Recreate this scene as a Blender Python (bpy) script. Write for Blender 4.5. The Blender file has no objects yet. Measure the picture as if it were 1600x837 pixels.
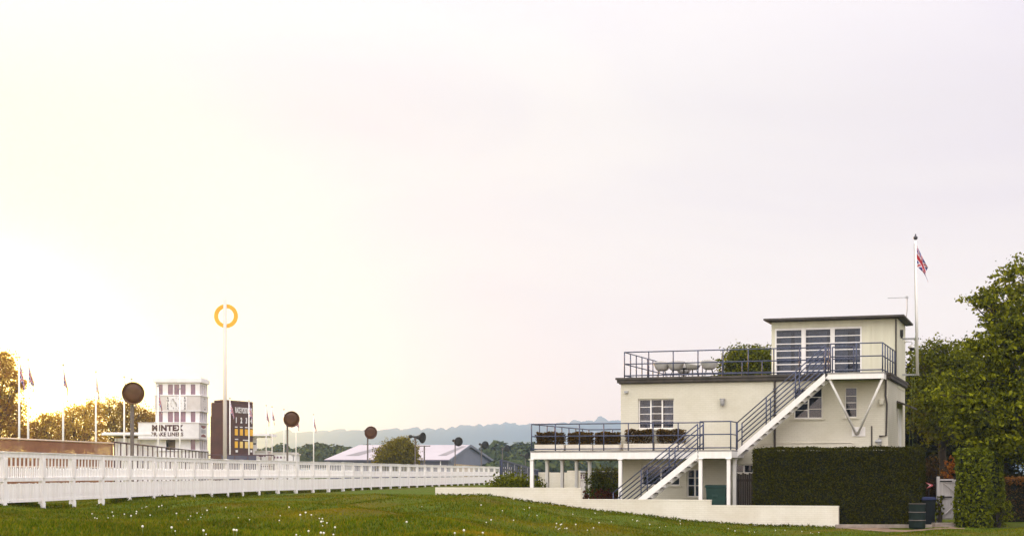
import bpy, math, random
import numpy as np
from mathutils import Vector, Matrix

S = bpy.context.scene
COL = S.collection
R = math.radians
rnd = random.Random(7)
rng = np.random.default_rng(11)

# ------------------------------------------------------------------ camera
F, HZ, CAMZ = 2500.0, 739.0, 1.75          # focal length in photo pixels, horizon row, eye height
cam = bpy.data.cameras.new('camera')
cam.sensor_width = 36.0
cam.lens = F / 1600 * 36
cam.shift_y = (HZ - 418.5) / 1600
cam.clip_start, cam.clip_end = 0.5, 20000
co = bpy.data.objects.new('camera', cam)
co.location = (0, 0, CAMZ)
co.rotation_euler = (R(90), 0, 0)
COL.objects.link(co)
S.camera = co

# ------------------------------------------------------------------ sky and sun
SUN_AZ, SUN_EL = R(-18.3), R(3.8)
sdir = Vector((math.sin(SUN_AZ) * math.cos(SUN_EL), math.cos(SUN_AZ) * math.cos(SUN_EL), math.sin(SUN_EL)))
W = bpy.data.worlds.new('World')
S.world = W
W.use_nodes = True
wn, wl = W.node_tree.nodes, W.node_tree.links
wn.clear()


def wnode(t, **k):
    n = wn.new(t)
    for a, b in k.items():
        setattr(n, a, b)
    return n


def wmath(op, a, b=None, c=None, clamp=False):
    n = wnode('ShaderNodeMath', operation=op, use_clamp=clamp)
    for i, x in enumerate((a, b, c)):
        if x is None:
            continue
        if isinstance(x, (int, float)):
            n.inputs[i].default_value = x
        else:
            wl.new(x, n.inputs[i])
    return n.outputs[0]


def wmap(v, a, b, c, d, smooth=True):
    n = wnode('ShaderNodeMapRange', interpolation_type='SMOOTHSTEP' if smooth else 'LINEAR')
    wl.new(v, n.inputs[0])
    for i, x in enumerate((a, b, c, d)):
        n.inputs[i + 1].default_value = x
    return n.outputs[0]


def wmix(fac, a, b):
    n = wnode('ShaderNodeMix', data_type='RGBA')
    for s, x in ((0, fac), (6, a), (7, b)):
        if isinstance(x, (int, float)):
            n.inputs[s].default_value = x
        elif isinstance(x, tuple):
            n.inputs[s].default_value = (*x, 1)
        else:
            wl.new(x, n.inputs[s])
    return n.outputs[2]


sky = wnode('ShaderNodeTexSky', sky_type='NISHITA', sun_disc=False, sun_elevation=SUN_EL, sun_rotation=SUN_AZ)
sky.air_density, sky.dust_density, sky.ozone_density = 1.0, 3.0, 1.0
tc = wnode('ShaderNodeTexCoord')
sep = wnode('ShaderNodeSeparateXYZ')
wl.new(tc.outputs['Generated'], sep.inputs[0])
sx, sy, sz = sep.outputs
# overcast cloud deck, brighter overhead; boost added behind the camera lights the clubhouse front
mp = wnode('ShaderNodeMapping')
mp.inputs['Scale'].default_value = (2.2, 2.2, 7.5)
mp.inputs['Rotation'].default_value = (0.12, 0.1, 0.3)
wl.new(tc.outputs['Generated'], mp.inputs[0])
nz = wnode('ShaderNodeTexNoise')
nz.inputs['Scale'].default_value = 1.6
nz.inputs['Detail'].default_value = 5
nz.inputs['Roughness'].default_value = 0.5
nz.inputs['Distortion'].default_value = 0.6
wl.new(mp.outputs[0], nz.inputs[0])
cloud = wmap(nz.outputs[0], 0.30, 0.72, 0.0, 1.0)
ccol = wmix(cloud, (0.865, 0.835, 0.862), (0.94, 0.91, 0.885))
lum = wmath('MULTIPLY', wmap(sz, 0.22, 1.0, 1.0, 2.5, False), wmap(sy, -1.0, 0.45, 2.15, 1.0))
dot = wnode('ShaderNodeVectorMath', operation='DOT_PRODUCT')
wl.new(tc.outputs['Generated'], dot.inputs[0])
dot.inputs[1].default_value = sdir
d = wmath('MAXIMUM', dot.outputs['Value'], 0.0)
wide = wmath('POWER', d, 55.0)
mid = wmath('POWER', d, 180.0)
core = wmath('POWER', d, 900.0)


def wscale(col, f):
    n = wnode('ShaderNodeVectorMath', operation='SCALE')
    if isinstance(col, tuple):
        n.inputs[0].default_value = col
    else:
        wl.new(col, n.inputs[0])
    if isinstance(f, (int, float)):
        n.inputs['Scale'].default_value = f
    else:
        wl.new(f, n.inputs['Scale'])
    return n.outputs[0]


def wadd(a, b):
    n = wnode('ShaderNodeVectorMath', operation='ADD')
    wl.new(a, n.inputs[0])
    wl.new(b, n.inputs[1])
    return n.outputs[0]


warm = wmix(wide, (1.0, 1.0, 1.0), (1.0, 0.93, 0.97))
warm = wmix(mid, warm, (1.0, 0.88, 0.42))
lilac = wmath('MULTIPLY', wmap(sx, 0.02, 0.36, 0.0, 1.0), wmap(sz, 0.04, 0.27, 0.0, 1.0))
warm = wmix(lilac, warm, (0.89, 0.87, 0.95))
tint = wnode('ShaderNodeVectorMath', operation='MULTIPLY')
wl.new(ccol, tint.inputs[0])
wl.new(warm, tint.inputs[1])
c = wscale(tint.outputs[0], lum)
stint = wnode('ShaderNodeVectorMath', operation='MULTIPLY')
wl.new(sky.outputs[0], stint.inputs[0])
wl.new(warm, stint.inputs[1])
c = wadd(c, wscale(stint.outputs[0], 0.003))
# warm brightness added low in the sky to offset the ground haze's blue
path = wmath('MINIMUM', wmath('DIVIDE', 186.0, wmath('MAXIMUM', sz, 0.001)), 5600.0)
haze_offset = wmath('SUBTRACT', wmath('EXPONENT', wmath('MULTIPLY', path, 0.00025)), 1.0)
c = wadd(c, wscale((0.46, 0.21, 0.04), haze_offset))
c = wadd(c, wscale((0.13, 0.075, 0.02), wide))
c = wadd(c, wscale((0.16, 0.11, 0.0), mid))
c = wadd(c, wscale((0.3, 0.22, 0.02), core))
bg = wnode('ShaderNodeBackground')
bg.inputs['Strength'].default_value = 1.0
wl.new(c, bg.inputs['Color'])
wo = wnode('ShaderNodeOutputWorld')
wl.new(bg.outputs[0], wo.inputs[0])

sl = bpy.data.lights.new('sun', 'SUN')
sl.energy, sl.angle, sl.color = 5.0, R(2), (1.0, 0.47, 0.065)
so = bpy.data.objects.new('sun', sl)
so.rotation_euler = sdir.to_track_quat('Z', 'Y').to_euler()
so.location = (-40, 60, 40)
COL.objects.link(so)

S.view_settings.view_transform = 'Standard'
S.view_settings.look = 'None'
S.view_settings.gamma = 1
S.view_settings.exposure = 0.0
S.view_settings.use_curve_mapping = False
S.render.resolution_x, S.render.resolution_y = 1024, 535
S.cycles.volume_step_rate = 1
S.cycles.max_bounces = 8
S.cycles.transparent_max_bounces = 16

# ------------------------------------------------------------------ materials


def material(name):
    m = bpy.data.materials.new(name)
    m.use_nodes = True
    nt = m.node_tree
    return m, nt.nodes, nt.links, nt.nodes['Principled BSDF']


def paint(name, col, col2=None, rough=0.6, scale=1.5, bump=0.0, bscale=30.0, metal=0.0, brick=False, streak=False, spec=0.4):
    """Painted or weathered surface: two tones broken up by noise, optional brick relief and rain streaks."""
    m, n, l, p = material(name)
    col2 = col2 or tuple(x * 0.82 for x in col)
    t = n.new('ShaderNodeTexCoord')
    a = n.new('ShaderNodeTexNoise')
    a.inputs['Scale'].default_value = scale
    a.inputs['Detail'].default_value = 8
    a.inputs['Roughness'].default_value = 0.65
    if streak:
        mpn = n.new('ShaderNodeMapping')
        mpn.inputs['Scale'].default_value = (3.0, 3.0, 0.35)
        l.new(t.outputs['Object'], mpn.inputs[0])
        l.new(mpn.outputs[0], a.inputs[0])
    else:
        l.new(t.outputs['Object'], a.inputs[0])
    r = n.new('ShaderNodeValToRGB')
    r.color_ramp.elements[0].position = 0.36
    r.color_ramp.elements[1].position = 0.62
    r.color_ramp.elements[0].color = (*col2, 1)
    r.color_ramp.elements[1].color = (*col, 1)
    l.new(a.outputs[0], r.inputs[0])
    out = r.outputs[0]
    p.inputs['Roughness'].default_value = rough
    p.inputs['Metallic'].default_value = metal
    p.inputs['Specular IOR Level'].default_value = spec
    height = None
    if brick:
        s = n.new('ShaderNodeSeparateXYZ')
        l.new(t.outputs['Object'], s.inputs[0])
        ad = n.new('ShaderNodeMath')
        l.new(s.outputs[0], ad.inputs[0])
        l.new(s.outputs[1], ad.inputs[1])
        cb = n.new('ShaderNodeCombineXYZ')
        l.new(ad.outputs[0], cb.inputs[0])
        l.new(s.outputs[2], cb.inputs[1])
        b = n.new('ShaderNodeTexBrick')
        b.inputs['Scale'].default_value = 1.0
        b.inputs['Brick Width'].default_value = 0.225
        b.inputs['Row Height'].default_value = 0.075
        b.inputs['Mortar Size'].default_value = 0.009
        b.inputs['Mortar Smooth'].default_value = 0.4
        b.inputs['Color1'].default_value = (1, 1, 1, 1)
        b.inputs['Color2'].default_value = (0.965, 0.96, 0.95, 1)
        b.inputs['Mortar'].default_value = (0.90, 0.895, 0.875, 1)
        l.new(cb.outputs[0], b.inputs[0])
        mx = n.new('ShaderNodeMix')
        mx.data_type = 'RGBA'
        mx.blend_type = 'MULTIPLY'
        mx.inputs[0].default_value = 1.0
        l.new(out, mx.inputs[6])
        l.new(b.outputs['Color'], mx.inputs[7])
        out = mx.outputs[2]
        inv = n.new('ShaderNodeMath')
        inv.operation = 'SUBTRACT'
        inv.inputs[0].default_value = 1.0
        l.new(b.outputs['Fac'], inv.inputs[1])
        height = inv.outputs[0]
    l.new(out, p.inputs['Base Color'])
    if bump or brick:
        bp = n.new('ShaderNodeBump')
        bp.inputs['Strength'].default_value = bump or 0.35
        bp.inputs['Distance'].default_value = 0.012
        if height is None:
            c2 = n.new('ShaderNodeTexNoise')
            c2.inputs['Scale'].default_value = bscale
            c2.inputs['Detail'].default_value = 4
            l.new(t.outputs['Object'], c2.inputs[0])
            height = c2.outputs[0]
        l.new(height, bp.inputs['Height'])
        l.new(bp.outputs[0], p.inputs['Normal'])
    return m


def leaf(name, cols, trans=0.35, tcol=None, rough=0.55):
    """Foliage: every leaf an island with its own tone, part of the light passing through."""
    m, n, l, p = material(name)
    g = n.new('ShaderNodeNewGeometry')
    r = n.new('ShaderNodeValToRGB')
    r.color_ramp.elements[0].color = (*cols[0], 1)
    r.color_ramp.elements[1].color = (*cols[-1], 1)
    for i, cc in enumerate(cols[1:-1]):
        e = r.color_ramp.elements.new((i + 1) / (len(cols) - 1))
        e.color = (*cc, 1)
    l.new(g.outputs['Random Per Island'], r.inputs[0])
    l.new(r.outputs[0], p.inputs['Base Color'])
    p.inputs['Roughness'].default_value = rough
    p.inputs['Specular IOR Level'].default_value = 0.04
    tr = n.new('ShaderNodeBsdfTranslucent')
    if tcol:
        tr.inputs['Color'].default_value = (*tcol, 1)
    else:
        l.new(r.outputs[0], tr.inputs['Color'])
    mx = n.new('ShaderNodeMixShader')
    mx.inputs[0].default_value = trans
    l.new(p.outputs[0], mx.inputs[1])
    l.new(tr.outputs[0], mx.inputs[2])
    l.new(mx.outputs[0], n['Material Output'].inputs['Surface'])
    return m


def glass(name, tint=(0.55, 0.6, 0.68), refl=1.5):
    m, n, l, p = material(name)
    n.remove(p)
    tr = n.new('ShaderNodeBsdfTransparent')
    tr.inputs[0].default_value = (*tint, 1)
    gl = n.new('ShaderNodeBsdfGlossy')
    gl.inputs['Roughness'].default_value = 0.04
    fr = n.new('ShaderNodeFresnel')
    fr.inputs['IOR'].default_value = refl
    mx = n.new('ShaderNodeMixShader')
    l.new(fr.outputs[0], mx.inputs[0])
    l.new(tr.outputs[0], mx.inputs[1])
    l.new(gl.outputs[0], mx.inputs[2])
    l.new(mx.outputs[0], n['Material Output'].inputs['Surface'])
    return m


M = {}
M['cream'] = paint('cream_painted_brick', (0.645, 0.605, 0.49), (0.58, 0.54, 0.42), 0.7, 0.7, bump=0.3, brick=True)
M['room'] = paint('cream_render', (0.70, 0.67, 0.51), (0.64, 0.605, 0.45), 0.7, 1.2, bump=0.05, streak=True)
M['low'] = paint('white_painted_brick', (0.74, 0.69, 0.58), (0.66, 0.60, 0.48), 0.7, 0.9, bump=0.4, brick=True)
M['white'] = paint('white_gloss_paint', (0.82, 0.79, 0.74), (0.77, 0.735, 0.68), 0.45, 2.5, streak=True)
M['ringpole'] = paint('beige_pole_paint', (0.62, 0.56, 0.50), (0.56, 0.50, 0.44), 0.5, 2.5, streak=True)
M['fence'] = paint('white_fence_paint', (0.86, 0.83, 0.79), (0.76, 0.72, 0.67), 0.6, 2.2, streak=True)
M['tower'] = paint('white_tower_paint', (0.82, 0.79, 0.77), (0.72, 0.68, 0.66), 0.6, 0.8)
M['pale'] = paint('pale_grey_boarding', (0.62, 0.57, 0.53), (0.54, 0.49, 0.45), 0.7, 1.0)
M['rail'] = paint('blue_grey_metal_paint', (0.055, 0.064, 0.115), (0.035, 0.040, 0.07), 0.45, 8)
M['roofedge'] = paint('dark_roof_felt', (0.085, 0.07, 0.055), (0.05, 0.042, 0.035), 0.8, 3)
M['soffit'] = paint('brown_soffit_board', (0.30, 0.22, 0.16), (0.22, 0.16, 0.11), 0.8, 2)
M['concrete'] = paint('grey_deck_concrete', (0.34, 0.32, 0.29), (0.24, 0.22, 0.2), 0.9, 2, bump=0.2)
M['black'] = paint('black_metal', (0.03, 0.027, 0.025), (0.018, 0.016, 0.015), 0.5, 4)
M['brownpipe'] = paint('dark_brown_pipe', (0.055, 0.04, 0.03), (0.035, 0.026, 0.02), 0.5, 4)
M['galv'] = paint('galvanised_steel', (0.42, 0.42, 0.42), (0.32, 0.32, 0.32), 0.5, 6, metal=0.4)
M['interior'] = paint('dim_interior_paint', (0.30, 0.30, 0.32), (0.27, 0.27, 0.29), 0.9, 0.4)
M['curtain'] = paint('grey_curtain', (0.62, 0.65, 0.70), (0.54, 0.57, 0.62), 0.9, 1)
M['glass'] = glass('window_glass')
M['darkglass'] = paint('mauve_tinted_glass', (0.22, 0.115, 0.17), (0.15, 0.08, 0.125), 0.08, 0.8, spec=0.6)  # haze is put into the colour, lightening the dark mauve
M['timber'] = paint('dark_stained_timber', (0.045, 0.03, 0.018), (0.025, 0.017, 0.01), 0.8, 6, streak=True)
M['greenbin'] = paint('bottle_green_plastic', (0.010, 0.05, 0.036), (0.007, 0.034, 0.025), 0.5, 3)
M['darkbin'] = paint('black_green_plastic', (0.010, 0.012, 0.011), (0.007, 0.009, 0.008), 0.75, 3, spec=0.15)
M['bluelid'] = paint('blue_plastic_lid', (0.012, 0.02, 0.085), (0.010, 0.016, 0.065), 0.5, 3)
M['barrel'] = paint('dark_green_barrel_paint', (0.010, 0.018, 0.013), (0.007, 0.013, 0.010), 0.75, 5, spec=0.15)
M['yellow'] = paint('yellow_ring_paint', (0.80, 0.42, 0.03), (0.74, 0.36, 0.025), 0.5, 1.2)
M['plate'] = paint('yellow_number_plate', (0.85, 0.47, 0.03), (0.75, 0.38, 0.03), 0.5, 1.5)
M['plate2'] = paint('pale_yellow_number_plate', (0.85, 0.62, 0.22), (0.80, 0.52, 0.12), 0.5, 1.5)
M['board'] = paint('dark_brown_board_paint', (0.080, 0.024, 0.018), (0.05, 0.016, 0.013), 0.5, 0.7)
M['horn'] = paint('sun_tinted_horn_metal', (0.105, 0.042, 0.017), (0.07, 0.028, 0.012), 0.5, 3)  # brown tint of the sun flare put into the nearest horns' colour
M['horndark'] = paint('near_black_horn_metal', (0.020, 0.017, 0.012), (0.012, 0.010, 0.008), 0.6, 3)
M['polegrey'] = paint('brown_grey_pole_metal', (0.16, 0.13, 0.11), (0.11, 0.09, 0.08), 0.6, 3)
M['letter'] = paint('dark_red_brown_lettering', (0.07, 0.02, 0.018), (0.055, 0.016, 0.015), 0.5, 3)
M['whiteletter'] = paint('white_lettering', (0.82, 0.80, 0.78), (0.74, 0.72, 0.70), 0.5, 3)
M['darkletter'] = paint('black_lettering', (0.035, 0.025, 0.025), (0.025, 0.02, 0.02), 0.5, 3)
M['redmark'] = paint('dark_red_emblem', (0.22, 0.025, 0.04), (0.18, 0.02, 0.03), 0.5, 3)
M['greymark'] = paint('grey_emblem', (0.45, 0.44, 0.46), (0.35, 0.34, 0.36), 0.5, 9)
M['fblue'] = paint('flag_blue', (0.03, 0.028, 0.19), (0.025, 0.023, 0.15), 0.8, 5)
M['fred'] = paint('flag_red', (0.40, 0.018, 0.026), (0.34, 0.015, 0.022), 0.8, 5)
M['fwhite'] = paint('flag_white', (0.62, 0.57, 0.60), (0.56, 0.51, 0.54), 0.8, 5)
M['chair'] = paint('white_shell_plastic', (0.52, 0.50, 0.46), (0.46, 0.44, 0.40), 0.4, 3)
M['barnroof'] = paint('pale_profiled_roof', (0.44, 0.38, 0.385), (0.39, 0.335, 0.34), 0.55, 0.12)
M['rooflight'] = paint('grey_rooflight_sheet', (0.24, 0.21, 0.20), (0.19, 0.165, 0.16), 0.6, 0.3)
M['barnwall'] = paint('slate_blue_cladding', (0.09, 0.085, 0.12), (0.07, 0.065, 0.09), 0.6, 0.2)
M['gable'] = paint('blue_grey_gable_cladding', (0.16, 0.17, 0.19), (0.13, 0.14, 0.16), 0.6, 0.2)
M['tan'] = paint('tan_timber_boarding', (0.46, 0.33, 0.16), (0.36, 0.25, 0.11), 0.8, 1.5, streak=True)
M['barrier'] = paint('brown_barrier_mesh', (0.36, 0.16, 0.08), (0.27, 0.115, 0.06), 0.8, 1.2)  # veil of sunlit haze put into the brown, lightening it
bm, bn_, bl_, bp_ = M['barrier'], M['barrier'].node_tree.nodes, M['barrier'].node_tree.links, M['barrier'].node_tree.nodes['Principled BSDF']
bt_ = bn_.new('ShaderNodeBsdfTransparent')          # an open net: part of what is behind shows through
bx_ = bn_.new('ShaderNodeMixShader')
bx_.inputs[0].default_value = 0.30
bl_.new(bp_.outputs[0], bx_.inputs[1])
bl_.new(bt_.outputs[0], bx_.inputs[2])
bl_.new(bx_.outputs[0], bn_['Material Output'].inputs['Surface'])
M['railwire'] = paint('pale_rail_metal', (0.72, 0.55, 0.40), (0.6, 0.45, 0.32), 0.5, 2)
M['railbrown'] = paint('dark_brown_rail_metal', (0.09, 0.04, 0.045), (0.06, 0.03, 0.03), 0.5, 3)
M['bark'] = paint('dark_bark', (0.05, 0.035, 0.02), (0.03, 0.02, 0.012), 0.9, 5, bump=0.5, bscale=12)
M['gate'] = paint('off_white_gate_paint', (0.62, 0.58, 0.56), (0.50, 0.46, 0.44), 0.6, 3, streak=True)
M['soil'] = paint('sandy_soil', (0.24, 0.15, 0.085), (0.13, 0.085, 0.05), 0.95, 2.5, bump=0.6, bscale=18)
M['kerb'] = paint('weathered_stone', (0.30, 0.25, 0.20), (0.2, 0.16, 0.13), 0.9, 4, bump=0.3)
M['pink'] = paint('pink_sign_paint', (0.70, 0.16, 0.16), (0.62, 0.12, 0.13), 0.5, 5)
M['ball'] = paint('dull_black_ball', (0.05, 0.045, 0.05), (0.03, 0.03, 0.03), 0.4, 4)
M['seed'] = paint('dandelion_seed_white', (0.80, 0.76, 0.66), (0.72, 0.68, 0.58), 0.9, 50)
M['stalk'] = paint('pale_green_stalk', (0.16, 0.20, 0.06), (0.12, 0.15, 0.04), 0.8, 20)
M['lamp'] = paint('grey_lamp_glass', (0.30, 0.29, 0.27), (0.22, 0.21, 0.2), 0.3, 8)

M['hedge'] = leaf('clipped_yew_leaf', [(0.024, 0.023, 0.001), (0.043, 0.042, 0.001), (0.074, 0.070, 0.003)], 0.25)
M['hedgecore'] = paint('hedge_inner_twigs', (0.014, 0.015, 0.003), (0.009, 0.010, 0.002), 0.95, 6)
M['hornbeam'] = leaf('hornbeam_leaf', [(0.045, 0.055, 0.002), (0.105, 0.12, 0.004), (0.22, 0.24, 0.012)], 0.35)
M['beech'] = leaf('tree_leaf_yellow_green', [(0.045, 0.051, 0.002), (0.125, 0.138, 0.003), (0.31, 0.31, 0.012)], 0.42)
M['midleaf'] = leaf('tree_leaf_mid_green', [(0.045, 0.052, 0.002), (0.10, 0.11, 0.003), (0.20, 0.205, 0.008)], 0.38)
M['darkleaf'] = leaf('dark_evergreen_leaf', [(0.010, 0.010, 0.001), (0.018, 0.018, 0.001), (0.032, 0.031, 0.002)], 0.2)
M['brownleaf'] = leaf('dark_bronze_leaf', [(0.05, 0.03, 0.01), (0.09, 0.05, 0.012), (0.12, 0.075, 0.02)], 0.25)
M['gold'] = leaf('golden_backlit_leaf', [(0.26, 0.115, 0.001), (0.46, 0.22, 0.002), (0.64, 0.36, 0.004)], 0.75)  # low sun's glow put into the leaf colour
M['bronze'] = leaf('bronze_backlit_leaf', [(0.15, 0.065, 0.002), (0.27, 0.125, 0.003), (0.40, 0.21, 0.006)], 0.7)  # backlight glow put into this darker leaf colour too
M['olive'] = leaf('olive_bush_leaf', [(0.08, 0.065, 0.003), (0.18, 0.145, 0.005), (0.30, 0.24, 0.012)], 0.4)
M['orange'] = leaf('orange_flower_leaf', [(0.22, 0.06, 0.01), (0.42, 0.14, 0.015), (0.50, 0.22, 0.03)], 0.35)
M['rust'] = leaf('rust_red_leaf', [(0.10, 0.03, 0.01), (0.20, 0.06, 0.015), (0.26, 0.10, 0.03)], 0.3)
M['planter_leaf'] = leaf('brown_box_leaf', [(0.045, 0.025, 0.006), (0.085, 0.048, 0.010), (0.14, 0.085, 0.018)], 0.25)
M['browntop'] = leaf('russet_hedge_leaf', [(0.14, 0.055, 0.01), (0.22, 0.09, 0.014), (0.28, 0.13, 0.02)], 0.3)
M['wood'] = leaf('woodland_leaf', [(0.025, 0.036, 0.012), (0.05, 0.065, 0.016), (0.085, 0.10, 0.022)], 0.2)
M['grass'] = leaf('grass_blade', [(0.044, 0.064, 0.001), (0.078, 0.106, 0.002), (0.115, 0.142, 0.003), (0.18, 0.135, 0.008)], 0.4)


def ground_material():
    m, n, l, p = material('mown_grass')
    t = n.new('ShaderNodeTexCoord')

    def noise(scale, detail, rough=0.6):
        a = n.new('ShaderNodeTexNoise')
        a.inputs['Scale'].default_value = scale
        a.inputs['Detail'].default_value = detail
        a.inputs['Roughness'].default_value = rough
        l.new(t.outputs['Object'], a.inputs[0])
        return a.outputs[0]

    def ramp(v, p0, c0, p1, c1):
        r = n.new('ShaderNodeValToRGB')
        r.color_ramp.elements[0].position, r.color_ramp.elements[1].position = p0, p1
        r.color_ramp.elements[0].color, r.color_ramp.elements[1].color = (*c0, 1), (*c1, 1)
        l.new(v, r.inputs[0])
        return r.outputs[0]

    def mix(f, a, b):
        x = n.new('ShaderNodeMix')
        x.data_type = 'RGBA'
        l.new(f, x.inputs[0])
        l.new(a, x.inputs[6])
        l.new(b, x.inputs[7])
        return x.outputs[2]
    green = ramp(noise(5.0, 8, 0.75), 0.3, (0.042, 0.064, 0.001), 0.7, (0.105, 0.14, 0.003))
    dry = ramp(noise(9.0, 6, 0.7), 0.3, (0.085, 0.055, 0.004), 0.7, (0.15, 0.10, 0.008))
    f = ramp(noise(0.22, 5), 0.48, (0, 0, 0), 0.66, (0.85, 0.85, 0.85))
    l.new(mix(f, green, dry), p.inputs['Base Color'])
    p.inputs['Roughness'].default_value = 0.95
    p.inputs['Specular IOR Level'].default_value = 0.1
    b = n.new('ShaderNodeBump')
    b.inputs['Strength'].default_value = 0.8
    b.inputs['Distance'].default_value = 0.08
    l.new(noise(14.0, 6, 0.8), b.inputs['Height'])
    l.new(b.outputs[0], p.inputs['Normal'])
    return m


def hill_material():
    m, n, l, p = material('wooded_downland')
    t = n.new('ShaderNodeTexCoord')
    a = n.new('ShaderNodeTexNoise')
    a.inputs['Scale'].default_value = 0.002
    a.inputs['Detail'].default_value = 6
    l.new(t.outputs['Object'], a.inputs[0])
    r = n.new('ShaderNodeValToRGB')
    e = r.color_ramp.elements
    e[0].position, e[0].color = 0.42, (0.035, 0.05, 0.022, 1)
    e[1].position, e[1].color = 0.60, (0.13, 0.115, 0.065, 1)
    e.new(0.53).color = (0.055, 0.07, 0.03, 1)
    l.new(a.outputs[0], r.inputs[0])
    b = n.new('ShaderNodeTexNoise')
    b.inputs['Scale'].default_value = 0.03
    b.inputs['Detail'].default_value = 5
    l.new(t.outputs['Object'], b.inputs[0])
    mx = n.new('ShaderNodeMix')
    mx.data_type = 'RGBA'
    mx.blend_type = 'MULTIPLY'
    mx.inputs[0].default_value = 0.6
    l.new(r.outputs[0], mx.inputs[6])
    l.new(b.outputs['Color'], mx.inputs[7])
    l.new(mx.outputs[2], p.inputs['Base Color'])
    p.inputs['Roughness'].default_value = 1
    return m




def dry_patches(m):
    nt = m.node_tree
    n, l = nt.nodes, nt.links
    p = n['Principled BSDF']
    r = next(x for x in n if x.type == 'VALTORGB')
    t = n.new('ShaderNodeTexCoord')
    a = n.new('ShaderNodeTexNoise')
    a.inputs['Scale'].default_value = 0.22
    a.inputs['Detail'].default_value = 5
    a.inputs['Roughness'].default_value = 0.6
    l.new(t.outputs['Object'], a.inputs[0])
    f = n.new('ShaderNodeMapRange')
    f.inputs[1].default_value, f.inputs[2].default_value = 0.53, 0.74
    f.inputs[3].default_value, f.inputs[4].default_value = 0.0, 0.85
    l.new(a.outputs[0], f.inputs[0])
    mx = n.new('ShaderNodeMix')
    mx.data_type = 'RGBA'
    mx.inputs[7].default_value = (0.19, 0.125, 0.006, 1)
    l.new(f.outputs[0], mx.inputs[0])
    l.new(r.outputs[0], mx.inputs[6])
    a2 = n.new('ShaderNodeTexNoise')
    a2.inputs['Scale'].default_value = 0.45
    a2.inputs['Detail'].default_value = 4
    l.new(t.outputs['Object'], a2.inputs[0])
    v = n.new('ShaderNodeMapRange')
    v.inputs[1].default_value, v.inputs[2].default_value = 0.35, 0.65
    v.inputs[3].default_value, v.inputs[4].default_value = 0.72, 1.35
    l.new(a2.outputs[0], v.inputs[0])
    sc = n.new('ShaderNodeVectorMath')
    sc.operation = 'SCALE'
    l.new(mx.outputs[2], sc.inputs[0])
    l.new(v.outputs[0], sc.inputs['Scale'])

    class mx:
        outputs = [None, None, sc.outputs[0]]
    l.new(mx.outputs[2], p.inputs['Base Color'])
    tr = next(x for x in n if x.type == 'BSDF_TRANSLUCENT')
    l.new(mx.outputs[2], tr.inputs['Color'])


dry_patches(M['grass'])
M['ground'] = ground_material()
M['hill'] = hill_material()

# ------------------------------------------------------------------ mesh helpers


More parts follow.
